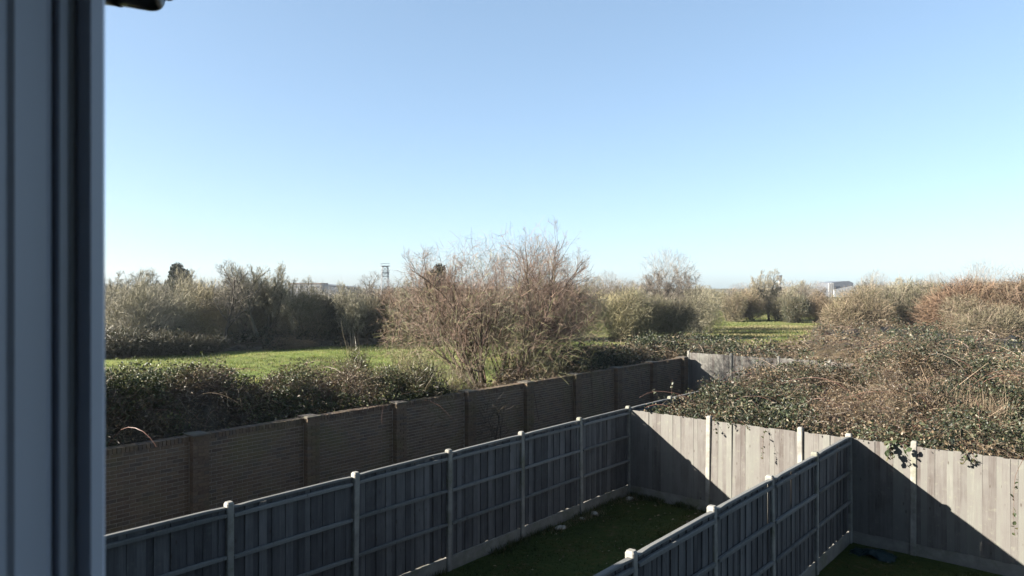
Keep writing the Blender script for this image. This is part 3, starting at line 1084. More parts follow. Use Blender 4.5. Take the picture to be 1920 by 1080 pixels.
def tree_meshes(name, seed, h, n_lv, ratio, ang, r0, tints, trunk_frac=0.28, n_trunk=1, spread=0.25, up=0.05, limit=None, tw_min=0.004, sides=(5, 4, 3, 2, 2), lean=0.0, wob=0.14):
    """(trunk, crown) of one bare tree by repeated branching"""
    r = np.random.default_rng(seed)
    gt, gc2 = Geo(), Geo()
    tb = np.array(tints)
    P = np.stack([r.normal(0, 0.12 * (n_trunk > 1), n_trunk), r.normal(0, 0.12 * (n_trunk > 1), n_trunk), np.zeros(n_trunk)], -1)
    a = np.arange(n_trunk) * 2 * np.pi / n_trunk + r.uniform(0, 1, n_trunk)
    D = np.stack([np.cos(a) * spread + lean, np.sin(a) * spread, np.ones(n_trunk)], -1)
    L = np.full(n_trunk, h * 0.62) * r.uniform(0.85, 1.1, n_trunk)
    pts = grow(r, P, D, L, 8, wob * 0.6, 0.05)
    R0 = np.full(n_trunk, r0)
    rad = np.linspace(1, 0.42, 8)[None] * R0[:, None]
    ribbons(gt, pts, rad, tb[0] * 0.36, r, 7)
    RR, LL = R0, L
    for lv, n in enumerate(n_lv):
        t0 = trunk_frac if lv == 0 else 0.22
        p, d, pi, t = sprout(r, pts, LL, n, t0, 1.0, ang, 0.22)
        LL = LL[pi] * ratio[lv] * (1.08 - 0.5 * t) * r.uniform(0.7, 1.25, len(p))
        RR = np.maximum(RR[pi] * 0.48 * (1.1 - 0.5 * t), tw_min)
        K = (8, 6, 5, 4, 4)[lv]
        pts = grow(r, p, d, LL, K, wob, up if lv < 2 else up * 0.6)
        if limit is not None:
            e = pts[:, -1]
            k = limit(e[:, 0], e[:, 1], e[:, 2], r)
            pts, LL, RR = pts[k], LL[k], RR[k]
        rad = np.maximum(np.linspace(1, 0.4, K)[None] * RR[:, None], tw_min * 0.55)
        ci = r.integers(0, len(tb), len(pts))
        ribbons(gt if lv == 0 else gc2, pts, rad, tb[ci] * (0.4, 0.5, 0.75, 1.0, 1.0)[lv] * r.uniform(0.75, 1.25, (len(pts), 1)), r, sides[lv + 0] if lv < len(sides) else 2)
    return gt.mesh(name + "_trunk", BARK), gc2.mesh(name + "_crown", TWIG)


def plant(name, loc, meshes, label, cat, parts=("stem", "crown"), rz=0.0, scale=(1, 1, 1), color=(1, 1, 1), group=None):
    o = empty(name, (loc[0], loc[1], 0.0), rz, label=label, cat=cat, group=group)
    o.scale = scale
    for nm, me in zip(parts, meshes):
        c = mesh_obj(nm, me, None, o)
        c.color = (*color, 1)
    return o


OLIVE = [(0.225, 0.20, 0.135), (0.27, 0.245, 0.16), (0.19, 0.18, 0.105), (0.30, 0.25, 0.18)]
GREYT = [(0.424, 0.388, 0.297), (0.534, 0.487, 0.372), (0.361, 0.33, 0.231), (0.471, 0.43, 0.273)]
RUSSET = [(0.3, 0.198, 0.138), (0.348, 0.234, 0.162), (0.264, 0.18, 0.12), (0.312, 0.24, 0.156)]
DARKT = [(0.112, 0.098, 0.063), (0.154, 0.133, 0.084), (0.084, 0.084, 0.042)]
TANB = [(0.338, 0.263, 0.175), (0.288, 0.225, 0.144), (0.237, 0.206, 0.112), (0.375, 0.288, 0.2)]

B_GREY = [bush_meshes("scrub_grey%d" % i, 500 + i, 6.0, 6.0, 13000, 0.5, 0.0095, GREYT, 10, 10, up=0.3) for i in range(2)]
B_OLIVE = [bush_meshes("scrub_olive%d" % i, 510 + i, 6.0, 5.0, 20000, 0.40, 0.0105, OLIVE, 10, 11) for i in range(2)]
B_RUSS = [bush_meshes("scrub_russet%d" % i, 520 + i, 6.0, 5.0, 20000, 0.45, 0.0095, RUSSET, 9, 10) for i in range(2)]
B_TAN = [bush_meshes("scrub_tan%d" % i, 530 + i, 6.0, 5.0, 20000, 0.40, 0.0105, TANB, 9, 11) for i in range(1)]
B_DARK = [bush_meshes("scrub_dark%d" % i, 540 + i, 6.0, 4.0, 6000, 0.5, 0.018, DARKT, 8, 10, leafy=7000, leaf_cols=[(0.035, 0.045, 0.02), (0.06, 0.07, 0.03), (0.09, 0.08, 0.045)], leaf_size=0.14) for i in range(1)]


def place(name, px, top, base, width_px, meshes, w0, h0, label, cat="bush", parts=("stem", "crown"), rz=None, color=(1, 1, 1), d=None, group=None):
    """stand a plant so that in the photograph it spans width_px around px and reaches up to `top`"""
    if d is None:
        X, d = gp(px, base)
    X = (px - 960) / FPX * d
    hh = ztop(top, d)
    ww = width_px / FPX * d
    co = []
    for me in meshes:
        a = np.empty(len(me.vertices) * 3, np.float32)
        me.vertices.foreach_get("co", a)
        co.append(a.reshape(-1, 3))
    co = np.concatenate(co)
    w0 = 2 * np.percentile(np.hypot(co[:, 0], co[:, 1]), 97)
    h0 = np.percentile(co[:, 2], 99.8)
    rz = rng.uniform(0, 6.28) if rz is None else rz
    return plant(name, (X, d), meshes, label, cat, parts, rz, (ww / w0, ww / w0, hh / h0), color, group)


# left tree line beyond the meadow
place("bare_bush", 232, 524, 664, 130, B_GREY[0], 6, 6, "grey leafless bush beside the window frame, at the left end of the tree line")
place("bare_bush", 300, 522, 662, 130, B_GREY[1], 6, 6, "grey leafless bush below the round dark conifer on the left")
place("bare_bush", 365, 522, 655, 120, B_GREY[0], 6, 6, "brownish grey bush just left of the spindly pale bare tree", rz=2.2, color=(1.0, 0.95, 0.85))
place("bare_bush", 455, 520, 650, 110, B_GREY[1], 6, 6, "grey leafless bush just right of the spindly pale bare tree", rz=4.0)
place("bare_bush", 512, 522, 648, 95, B_GREY[0], 6, 6, "tall grey bush with thin upright twigs over the meadow shadow", rz=0.9, color=(1.0, 0.97, 0.9))
place("bare_bush", 575, 540, 650, 110, B_OLIVE[0], 6, 5, "olive brown bush in front of the white far building")
place("bare_bush", 625, 548, 646, 95, B_DARK[0], 6, 4, "darkest dense bush of the left tree line, right of the olive one")
place("bare_bush", 680, 540, 645, 110, B_OLIVE[1], 6, 5, "olive bush below and left of the lattice tower", rz=1.0)
place("bare_bush", 745, 538, 642, 120, B_RUSS[0], 6, 5, "russet bush at the left edge of the big bare tree", rz=2.0, color=(0.95, 1, 1))
place("bare_bush", 840, 545, 640, 150, B_RUSS[0], 6, 5, "russet bush behind the left half of the big bare tree", rz=4.0)
place("bare_bush", 950, 535, 640, 170, B_GREY[1], 6, 6, "grey brown bush hidden behind the middle of the big bare tree", rz=5.0)
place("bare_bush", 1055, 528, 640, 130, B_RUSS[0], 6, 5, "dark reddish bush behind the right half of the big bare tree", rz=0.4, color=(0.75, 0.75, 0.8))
place("bramble_bush", 225, 612, 672, 150, B_DARK[0], 6, 4, "low dark bush in shadow at the left edge of the meadow", rz=1.2)
place("bramble_bush", 315, 618, 668, 130, B_DARK[0], 6, 4, "low dark bush in shadow under the left bare bushes", rz=3.0)
place("bramble_bush", 375, 628, 666, 90, B_DARK[0], 6, 4, "small dark bush in shadow beside the two black tree trunks", rz=5.0)
place("bramble_bush", 545, 632, 655, 120, B_TAN[0], 6, 5, "low tan brown bush at the far edge of the meadow", rz=5.5)

PALET = [(0.30, 0.26, 0.21), (0.24, 0.21, 0.17), (0.34, 0.30, 0.25)]
T_SPIN = tree_meshes("spindly_tree", 601, 8.0, (11, 8, 7, 5), (0.6, 0.6, 0.58, 0.6), 0.8, 0.13, PALET, 0.3, 1, 0.05, 0.05, tw_min=0.0075, lean=0.06)
place("bare_tree", 420, 487, 660, 120, T_SPIN, 6.5, 8.0, "spindly pale bare tree rising above the left tree line, dark trunk at the meadow edge", "tree", ("trunk", "crown"), rz=0.5)
T_SPIN2 = tree_meshes("small_tree", 602, 7.0, (10, 7, 6, 4), (0.55, 0.6, 0.6, 0.6), 0.6, 0.16, GREYT, 0.3, 1, 0.05, 0.06, tw_min=0.009)
T_FINE = tree_meshes("fine_tree", 603, 7.0, (13, 10, 8, 5), (0.55, 0.56, 0.55, 0.6), 0.7, 0.12, GREYT, 0.2, 3, 0.2, 0.07, tw_min=0.0075, wob=0.18)
for tpx, ttop, tw_, trz, tlab in ((228, 506, 110, 0.3, "leftmost tall grey tree crown, against the window frame"),
                                  (292, 506, 110, 1.6, "grey bare tree just left of the small round conifer"),
                                  (372, 503, 90, 2.7, "grey bare tree just right of the small round conifer"),
                                  (455, 494, 90, 3.9, "tall grey crown between the two dark trunks of the left tree line"),
                                  (505, 496, 90, 5.1, "tall grey crown at the right end of the left tall trees"),
                                  (568, 520, 80, 0.9, "small grey crown in front of the far white building"),
                                  (660, 530, 80, 2.0, "low grey crown between the far shed and the lattice tower"),
                                  (765, 524, 90, 4.2, "low crown between lattice tower and dark conifer")):
    place("bare_tree", tpx, ttop, 652, tw_, T_FINE, 6, 7, tlab, "tree", ("trunk", "crown"), rz=trz)
place("bare_tree", 482, 498, 656, 110, T_SPIN2, 6.0, 7.0, "second dark trunked bare tree at the meadow edge, right of the spindly one", "tree", ("trunk", "crown"), rz=2.5)
place("bare_tree", 705, 508, 625, 80, T_SPIN, 6.5, 8.0, "thin pale birch like tree beside the lattice tower", "tree", ("trunk", "crown"), rz=3.5, color=(1.25, 1.25, 1.25))

# right hand bushes
place("bare_bush", 1150, 545, 640, 110, B_GREY[0], 6, 6, "tan bush touching the right edge of the big bare tree", rz=3.3, color=(1.1, 1.05, 0.8))
place("bare_bush", 1195, 540, 638, 130, B_OLIVE[0], 6, 5, "bright olive bush below the far round headed bare tree", rz=1.5, color=(1.0, 1.02, 0.95))
place("bare_bush", 1262, 545, 636, 110, B_OLIVE[1], 6, 5, "dull olive bush at the left corner of the far meadow", rz=4.5, color=(0.9, 0.9, 0.95))
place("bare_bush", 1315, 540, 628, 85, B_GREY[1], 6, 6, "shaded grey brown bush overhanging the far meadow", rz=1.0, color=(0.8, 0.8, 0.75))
def dome(x, y, z, r):
    return (x / 4.3) ** 2 + (y / 4.3) ** 2 + (np.maximum(z - 4.4, (4.4 - z) * 1.6) / 4.4) ** 2 < 1.0 + np.abs(r.normal(0, 0.08, len(x)))


OAK_SK = tree_meshes("round_tree", 619, 9.0, (11, 9, 7, 5), (0.50, 0.54, 0.52, 0.55), 0.62, 0.10, [(0.28, 0.24, 0.20), (0.34, 0.29, 0.24)], 0.35, 8, 0.55, 0.03, limit=dome, tw_min=0.0075, wob=0.12)


def round_head(name, seed, n, c0, wr, zr):
    r = np.random.default_rng(seed)
    u = norm(r.normal(0, 1, (n, 3)))
    rad = r.random(n) ** 0.5
    P = np.array(c0) + u * rad[:, None] * np.array([wr, wr, zr])
    la = Noise2(seed + 1, 1.7)
    k = (r.random(n) < 0.65 + 0.6 * la(P[:, 0] + 0.5 * P[:, 2], P[:, 1] - 0.5 * P[:, 2]))
    P, u = P[k], u[k]
    n = len(P)
    D = u * 0.9 + r.normal(0, 0.4, (n, 3)) + np.array([0, 0, 0.25])
    q = grow(r, P, D, r.uniform(0.35, 0.95, n), 4, 0.18, 0.02)
    g = Geo()
    ribbons(g, q, np.linspace(1, 0.4, 4)[None] * (0.0085 * r.uniform(0.7, 1.5, n))[:, None], mixcols(r, n, [(0.27, 0.23, 0.19), (0.33, 0.28, 0.23)], [1, 1], 0.25), r, 2)
    return g.mesh(name, TWIG)


OAK = OAK_SK + (round_head("round_tree_twigs", 661, 5200, (0, 0, 5.4), 3.7, 3.2),)
place("bare_tree", 1251, 476, 622, 118, OAK, 9.0, 8.6, "round headed bare tree standing alone against the sky right of centre", "tree", ("trunk", "crown", "twigs"), rz=0.8)
place("bare_bush", 1372, 546, 604, 50, B_OLIVE[0], 6, 5, "far small bush left of the ivy clad trunk beyond the meadow", rz=2.5, color=(1, 0.95, 0.9))
place("bare_bush", 1408, 540, 603, 75, B_TAN[0], 6, 5, "far tan bush at the back of the far meadow", rz=0.3)
place("bare_bush", 1462, 545, 603, 70, B_OLIVE[1], 6, 5, "far olive bush right behind the leaning trunk", rz=0.3)
place("bare_bush", 1495, 550, 606, 60, B_DARK[0], 6, 4, "far dark green bush in the middle of the back hedge", rz=0.3, color=(1.4, 1.4, 1.4))
place("bare_bush", 1532, 548, 606, 70, B_TAN[0], 6, 5, "far brown bush at the right end of the back hedge", rz=3.3, color=(0.8, 0.75, 0.75))
place("bare_tree", 1442, 504, 602, 70, T_FINE, 6.0, 7.0, "pale tree with dark leaning trunk behind the far meadow", "tree", ("trunk", "crown"), rz=0.2, color=(0.95, 0.92, 0.92))
place("bare_bush", 1600, 536, 632, 140, B_TAN[0], 6, 5, "tan bush right of the far meadow", rz=2.0, color=(0.88, 0.88, 0.88))
place("bare_bush", 1668, 524, 628, 130, B_OLIVE[0], 6, 5, "olive bush with dark shaded side in the middle of the right bushes", rz=3.0)
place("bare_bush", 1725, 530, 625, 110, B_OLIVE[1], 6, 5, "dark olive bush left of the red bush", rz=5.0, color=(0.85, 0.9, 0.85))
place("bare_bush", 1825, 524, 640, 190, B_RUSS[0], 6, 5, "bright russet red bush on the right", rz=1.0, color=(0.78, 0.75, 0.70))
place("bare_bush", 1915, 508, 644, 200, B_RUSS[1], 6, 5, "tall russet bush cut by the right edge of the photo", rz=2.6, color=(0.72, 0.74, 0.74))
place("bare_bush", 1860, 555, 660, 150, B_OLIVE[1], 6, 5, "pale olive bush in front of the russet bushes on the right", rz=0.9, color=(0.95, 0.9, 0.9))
place("bare_tree", 1848, 496, 620, 100, OAK, 9.0, 8.6, "wide bare treetop showing above the russet bushes at right", "tree", ("trunk", "crown", "twigs"), rz=2.0)
place("bare_tree", 1640, 512, 606, 60, OAK, 9.0, 8.6, "small far bare treetop above the tan bush", "tree", ("trunk", "crown", "twigs"), rz=4.0)
place("bare_tree", 1135, 515, 612, 70, OAK, 9.0, 8.6, "faint far treetop just right of the big bare tree", "tree", ("trunk", "crown", "twigs"), rz=5.0)


for tpx, ttop, tw_, td, trz, tlab in ((1112, 519, 60, 100, 0.4, "hazy far crown touching the right side of the big bare tree"),
                                      (1172, 526, 70, 120, 1.4, "hazy far crown left of the round headed tree"),
                                      (1332, 534, 60, 140, 2.4, "low hazy crown right of the round headed tree"),
                                      (1392, 533, 60, 150, 3.4, "low hazy crown at the far end of the green gap"),
                                      (1490, 526, 60, 170, 4.4, "hazy crown right of the control tower"),
                                      (1528, 530, 60, 150, 5.4, "hazy low crown left of the grey far hall"),
                                      (1700, 520, 70, 110, 0.9, "bare crown behind the olive bush on the right"),
                                      (1765, 516, 80, 95, 1.9, "bare crown just left of the wide treetop at right")):
    place("bare_tree", tpx, ttop, 0, tw_, T_FINE if trz % 2 < 1 else OAK, 6, 7, tlab, "tree", ("trunk", "crown", "twigs"), rz=trz, d=float(td))


# the big bare tree behind the wall
def lim(x, y, z, r):
    e = (x / 3.9) ** 2 + (y / 3.7) ** 2 + (np.maximum(z - 2.4, (2.4 - z) * 1.15) / 3.9) ** 2
    low = r.random(len(x)) < np.clip((z - 0.3) / 2.6, 0.12, 1.0)
    return (e < 1.0 + np.abs(r.normal(0, 0.13, len(x)))) & (z > 0.35) & low


MAINT = [(0.37, 0.275, 0.21), (0.34, 0.265, 0.185), (0.40, 0.295, 0.235), (0.38, 0.24, 0.19)]
BIGSK = tree_meshes("hawthorn", 640, 6.6, (9, 9, 8, 7), (0.62, 0.58, 0.54, 0.55), 0.68, 0.066, MAINT, 0.14, 11, 0.62, 0.065, limit=lim, tw_min=0.0020, wob=0.14)


def twig_dome(name, seed, n, w, zc, zr, zlow):
    """fine twigs filling a dome: olive with lichen below, red-brown in the middle, grey at the top"""
    r = np.random.default_rng(seed)
    u = norm(r.normal(0, 1, (n * 2, 3)))
    rad = r.random(n * 2) ** 0.42
    P = u * rad[:, None] * np.array([w, w, 1.0])
    P[:, 2] = zc + np.where(u[:, 2] > 0, zr, zc - zlow) * u[:, 2] * rad
    la, lb = Noise2(seed + 1, 1.5), Noise2(seed + 2, 0.7)
    lump = la(P[:, 0] + 0.6 * P[:, 2], P[:, 1] - 0.5 * P[:, 2]) + 0.6 * lb(P[:, 0] - P[:, 2], P[:, 1] + 0.4 * P[:, 2])
    den = (0.5 + 0.95 * lump) * np.clip((P[:, 2] - 0.2) / 2.2, 0.25, 1) * np.clip((7.3 - P[:, 2]) / 2.6, 0.25, 1)
    k = r.random(n * 2) < den
    P, u, rad = P[k], u[k], rad[k]
    n = len(P)
    shoot = r.random(n) < 0.012
    D = u * np.array([0.5, 0.5, 0.3]) + r.normal(0, 0.7, (n, 3)) + np.array([0, 0, 0.15])
    D = np.where(shoot[:, None], u * 0.6 + r.normal(0, 0.2, (n, 3)) + np.array([0, 0, 0.9]), D)
    q = grow(r, P, D, r.uniform(0.15, 0.5, n) * np.where(shoot, 1.6, 1.0), 4, 0.12, 0.02)
    zz = np.clip((P[:, 2] - 0.6) / 5.6, 0, 1) + r.normal(0, 0.24, n) + 0.15 * lump[k]
    low, mid, top = np.array([0.30, 0.30, 0.15]), np.array([0.36, 0.24, 0.18]), np.array([0.27, 0.21, 0.17])
    c = np.where((zz < 0.40)[:, None], low, np.where((zz < 0.72)[:, None], mid, top)) * r.uniform(0.6, 1.35, (n, 1))
    g = Geo()
    ribbons(g, q, np.linspace(1, 0.45, 4)[None] * (0.0027 * r.uniform(0.7, 1.6, n))[:, None], c, r, 2)
    return g.mesh(name, TWIG)


BIG = BIGSK + (twig_dome("hawthorn_twigs", 655, 34000, 3.6, 2.6, 3.0, 0.5),)
place("bare_tree", 930, 432, 700, 400, BIG, 7.0, 6.4, "big many stemmed bare tree behind the brick wall near the centre", "tree", ("trunk", "crown", "twigs"), rz=0.3, d=25.5)

# small shrubs beside the wall
SHR = bush_meshes("leafy_shrub", 631, 2.0, 2.6, 2600, 0.28, 0.006, [(0.13, 0.10, 0.06), (0.17, 0.14, 0.08)], 9, 7, leafy=3800,
                  leaf_cols=[(0.05, 0.07, 0.025), (0.08, 0.10, 0.04), (0.12, 0.12, 0.06)], base=0.05, leaf_size=0.06)
SHRB = bush_meshes("twiggy_shrub", 632, 2.0, 2.2, 3600, 0.35, 0.005, TANB, 12, 7, leafy=1200,
                   leaf_cols=[(0.08, 0.09, 0.04), (0.14, 0.12, 0.06)], base=0.03, leaf_size=0.05)
place("leafy_shrub", 668, 645, 0, 75, SHR, 2, 2.6, "upright leafy shrub poking above the hedge at the right end of the meadow", "shrub", d=21.0)
place("leafy_shrub", 790, 668, 0, 120, SHR, 2, 2.6, "dark leafy shrub behind the wall, left of the big bare tree", "shrub", d=20.0, rz=2.0, color=(0.8, 0.8, 0.75))
place("twiggy_shrub", 725, 655, 0, 130, SHRB, 2, 2.2, "tan twiggy shrub between the two leafy shrubs behind the wall", "shrub", d=21.0, rz=1.0, color=(0.95, 1.0, 0.8))
place("twiggy_shrub", 860, 680, 0, 100, SHRB, 2, 2.2, "twiggy undergrowth at the foot of the big bare tree, left side", "shrub", d=21.5, rz=3.0)
place("twiggy_shrub", 1030, 655, 0, 120, SHRB, 2, 2.2, "twiggy undergrowth at the foot of the big bare tree, right side", "shrub", d=24.5, rz=4.0, color=(0.85, 0.95, 0.8))
PALES = bush_meshes("pale_shrub", 633, 1.6, 2.8, 500, 0.5, 0.005, PALET, 9, 6, base=0.2)
place("pale_shrub", 1645, 690, 0, 90, PALES, 1.6, 2.8, "thin pale leafless shrub standing among the dark brambles", "shrub", d=17.5)
DRY = bush_meshes("dry_weeds", 634, 2.2, 2.3, 9000, 0.4, 0.004, [(0.36, 0.27, 0.19), (0.25, 0.18, 0.12), (0.35, 0.28, 0.19)], 14, 9, base=0.3, up=0.9)
place("dry_weeds", 1720, 715, 0, 190, DRY, 2.2, 2.3, "clump of dry tan stems among the brambles behind the rear fence", "weeds", d=17.0)
place("dry_weeds", 1840, 738, 0, 130, DRY, 2.2, 2.3, "smaller dry tan clump at the right edge among brambles", "weeds", d=15.6, rz=2.0)

# conifers
def conifer(name, seed, w, h):
    r = np.random.default_rng(seed)
    gs, gc2 = Geo(), Geo()
    pts = grow(r, np.zeros((1, 3)), np.array([[0, 0, 1.0]]), np.array([h * 0.9]), 6, 0.02, 0.1)
    ribbons(gs, pts, np.linspace(0.22, 0.06, 6)[None], (0.10, 0.07, 0.05), r, 6)
    n = 5200
    b = [(r.normal(0, w * 0.2), r.normal(0, w * 0.2), h * z, w * 0.27, w * 0.27, h * 0.16) for z in (0.45, 0.5, 0.6, 0.62, 0.7, 0.75, 0.8, 0.86)]
    P, O = blob_points(r, n, b, 0.4)
    leaves(gc2, P, 0.42, mixcols(r, n, [(0.02, 0.03, 0.015), (0.03, 0.042, 0.02), (0.045, 0.05, 0.025)], [1, 1, 1], 0.3), r, 0.5, 0.4)
    return gs.mesh(name + "_trunk", BARK), gc2.mesh(name + "_crown", LEAF)


CON = conifer("conifer", 641, 4.2, 8.0)
place("conifer", 343, 494, 0, 52, CON, 4.2, 8.0, "small round dark conifer above the left tree line", "tree", ("trunk", "crown"), d=95.0)
place("conifer", 812, 496, 0, 56, CON, 4.2, 8.0, "dark conifer behind the left edge of the big bare tree", "tree", ("trunk", "crown"), d=90.0, rz=2.0)

# distant woods that read as one mass
def far_wood(name, label, x0px, x1px, d, tops, seed, tint, n=14000, ncrown=60):
    """a belt of many leafless crowns; tops = [(px, py), ...] the skyline it reaches"""
    r = np.random.default_rng(seed)
    g = Geo()
    blobs = []
    for i in range(ncrown):
        pxc = r.uniform(x0px, x1px)
        dd = d * r.uniform(0.92, 1.12)
        hm = ztop(np.interp(pxc, [t[0] for t in tops], [t[1] for t in tops]), dd) * r.uniform(0.72, 1.04)
        wd = hm * r.uniform(0.45, 0.8)
        for zf, sc in ((0.74, 0.8), (0.45, 1.0), (0.2, 1.0)):
            blobs.append(((pxc - 960) / FPX * dd + r.normal(0, wd * 0.12), dd + r.normal(0, wd * 0.3), hm * zf, wd * sc, wd * sc, hm * 0.27))
    P, O = blob_points(r, n, blobs, 0.33)
    P[:, 2] = np.maximum(P[:, 2], 0.05)
    D = O * 0.6 + r.normal(0, 0.6, (n, 3)) + np.array([0, 0, 0.25])
    sc = d / 250.0
    pts = grow(r, P, D, 1.1 * sc ** 0.6 * r.uniform(0.5, 1.4, n), 3, 0.25, 0)
    ribbons(g, pts, np.linspace(1, 0.4, 3)[None] * (0.055 * sc * r.uniform(0.6, 1.5, n))[:, None], mixcols(r, n, tint, [1] * len(tint), 0.3), r, 2)
    return mesh_obj(name, g.mesh(name, TWIG), label=label, cat="wood", kind="stuff")


far_wood("far_wood", "hazy line of leafless woodland along the horizon", 100, 2700, 300, [(100, 528), (400, 530), (520, 534), (590, 537), (680, 535), (740, 532), (1000, 526), (1180, 526), (1320, 533), (1360, 537), (1400, 534), (1500, 528), (1545, 534), (1610, 534), (1700, 525), (2000, 522)], 701, [(0.25, 0.21, 0.17), (0.30, 0.25, 0.19), (0.22, 0.20, 0.14)], 80000, 250)
far_wood("near_wood", "leafless thicket behind the left tree line", 150, 1130, 78, [(150, 528), (480, 530), (540, 546), (740, 546), (900, 540), (1130, 542)], 703, [(0.26, 0.225, 0.165), (0.32, 0.265, 0.19), (0.24, 0.22, 0.14)], 30000, 70)
far_wood("scrub_belt", "belt of scrub behind the far meadow and right bushes", 1330, 2700, 135, [(1330, 550), (1400, 540), (1540, 541), (1600, 540), (1700, 532), (2000, 526)], 705, [(0.25, 0.21, 0.14), (0.30, 0.23, 0.16), (0.22, 0.21, 0.12)], 80000, 150)


# undergrowth under the left trees
def hU(x, y):
    s, q = to_sq(x, y)
    h = 1.0 + 0.35 * na_(x, y) + 0.4 * nc_(x, y)
    return h * (1 - sstep(-0.5, 0.8, s - np.interp(q, [3.7, 19.4, 36], [-41.5, -38.5, -36.5]) + 0.7 * nc_(x, y)))


thicket("undergrowth", "low brown undergrowth beneath the left tree line", sq_sampler(-50, -36, -5, 36), hU, 30000, 0.16, GREENS,
        [(0.12, 0.085, 0.05), (0.15, 0.11, 0.065), (0.09, 0.065, 0.04)], 2500, 1.0, 0.015, 305, sq_core(-50, -36, -5, 36, 50, 90), 0.2, patch=3.0, pale=0.01, clump=0.3)

# ------------------------------------------------------------------ far buildings and towers
def far_pos(px, d):
    return ((px - 960) / FPX * d, d)


def box_part(name, mat, parent, *b):
    g = Geo()
    g.box(*b)
    return mesh_obj(name, g.mesh(name), mat, parent)


D1 = 330.0
m_per = D1 / FPX
x0, _ = far_pos(540, D1)
hq = ztop(530.5, D1)
bld = empty("far_building", (x0, D1, 0), label="low white far building showing above the left tree line", cat="building")
box_part("wall", FARW, bld, 0, 62 * m_per, 0, 12, 0, hq - 0.5)
box_part("parapet", FARB, bld, -0.15, 62 * m_per + 0.15, -0.15, 12.15, hq - 0.5, hq)
for i in range(6):
    box_part("window", FARG, bld, (3 + i * 10) * m_per, (6.5 + i * 10) * m_per, -0.06, 0.1, hq - 2.2, hq - 1.2)

D2 = 380.0
m2_ = D2 / FPX
x0, _ = far_pos(603, D2)
g = Geo()
ha, hb = ztop(532, D2), ztop(538, D2)
Lh = 62 * m2_
g.add([(0, 0, 0), (Lh, 0, 0), (Lh, 0, hb - 0.6), (0, 0, ha - 0.6), (0, 14, 0), (Lh, 14, 0), (Lh, 14, hb - 0.6), (0, 14, ha - 0.6)],
      [(0, 1, 2, 3), (5, 4, 7, 6), (4, 0, 3, 7), (1, 5, 6, 2), (3, 2, 6, 7)])
hall = empty("far_hall", (x0, D2, 0), label="long dark grey far shed with sloping roofline left of the lattice tower", cat="building")
mesh_obj("wall", g.mesh("wall"), FARG, hall)
g = Geo()
g.add([(-0.3, -0.3, ha - 0.59), (Lh + 0.3, -0.3, hb - 0.59), (Lh + 0.3, 14.3, hb - 0.59), (-0.3, 14.3, ha - 0.59),
       (-0.3, -0.3, ha), (Lh + 0.3, -0.3, hb), (Lh + 0.3, 14.3, hb), (-0.3, 14.3, ha)],
      [(0, 1, 2, 3), (4, 5, 6, 7), (0, 1, 5, 4), (1, 2, 6, 5), (2, 3, 7, 6), (3, 0, 4, 7)])
mesh_obj("roof", g.mesh("roof"), FARG, hall)
box_part("door", FARW, hall, 0.2, 1.2, -0.2, 0.1, 0, ha - 1.2)

# lattice tower
D3 = 260.0
tx, _ = far_pos(722, D3)
TH = ztop(498, D3)
tower = empty("lattice_tower", (tx, D3, 0), 0.35, label="steel lattice tower with platforms on the horizon, left of centre", cat="tower")


def bars(lst, rad):
    g = Geo()
    r = np.random.default_rng(1)
    a = np.array(lst, float)
    ribbons(g, a, np.full(a.shape[:2], rad), (1, 1, 1), r, 4)
    return g


wb, wt = 1.6, 0.95
zt = TH * 0.97
for sx in (-1, 1):
    for sy in (-1, 1):
        g = bars([[(sx * wb, sy * wb, 0), (sx * wt, sy * wt, zt)]], 0.11)
        mesh_obj("leg", g.mesh("leg"), STEEL, tower)
nlev = 7
for i in range(nlev):
    z0, z1 = zt * i / nlev, zt * (i + 1) / nlev
    w_0, w_1 = wb + (wt - wb) * i / nlev, wb + (wt - wb) * (i + 1) / nlev
    L_ = []
    for ax in range(4):
        c, s = math.cos(ax * math.pi / 2), math.sin(ax * math.pi / 2)
        rot = lambda p: (p[0] * c - p[1] * s, p[0] * s + p[1] * c, p[2])
        L_.append([rot((-w_0, -w_0, z0)), rot((w_1, -w_1, z1))])
        L_.append([rot((w_0, -w_0, z0)), rot((-w_1, -w_1, z1))])
        L_.append([rot((-w_1, -w_1, z1)), rot((w_1, -w_1, z1))])
    mesh_obj("bracing", bars(L_, 0.05).mesh("bracing"), STEEL, tower)
for zf, hw in ((0.985, 1.5), (0.80, 1.35), (0.70, 1.2)):
    box_part("platform", STEEL, tower, -hw, hw, -hw, hw, TH * zf - 0.1, TH * zf + 0.12)
    rl = []
    for ax in range(4):
        c, s = math.cos(ax * math.pi / 2), math.sin(ax * math.pi / 2)
        rot = lambda p: (p[0] * c - p[1] * s, p[0] * s + p[1] * c, p[2])
        rl.append([rot((-hw, -hw, TH * zf + 0.9)), rot((hw, -hw, TH * zf + 0.9))])
        rl.append([rot((-hw, -hw, TH * zf + 0.1)), rot((-hw, -hw, TH * zf + 0.9))])
    mesh_obj("railing", bars(rl, 0.04).mesh("railing"), STEEL, tower)

# control tower
D4 = 420.0
tx, _ = far_pos(1462, D4)
TH = ztop(516, D4)
ctl = empty("control_tower", (tx, D4, 0), label="white stemmed control tower with dark flared cab on the right horizon", cat="tower")


def lathe(profile, n=16):
    g = Geo()
    v, f = [], []
    for r0_, z0_ in profile:
        for i in range(n):
            a = 2 * math.pi * i / n
            v.append((r0_ * math.cos(a), r0_ * math.sin(a), z0_))
    for k in range(len(profile) - 1):
        for i in range(n):
            j = (i + 1) % n
            f.append((k * n + i, k * n + j, (k + 1) * n + j, (k + 1) * n + i))
    g.add(v, f)
    return g


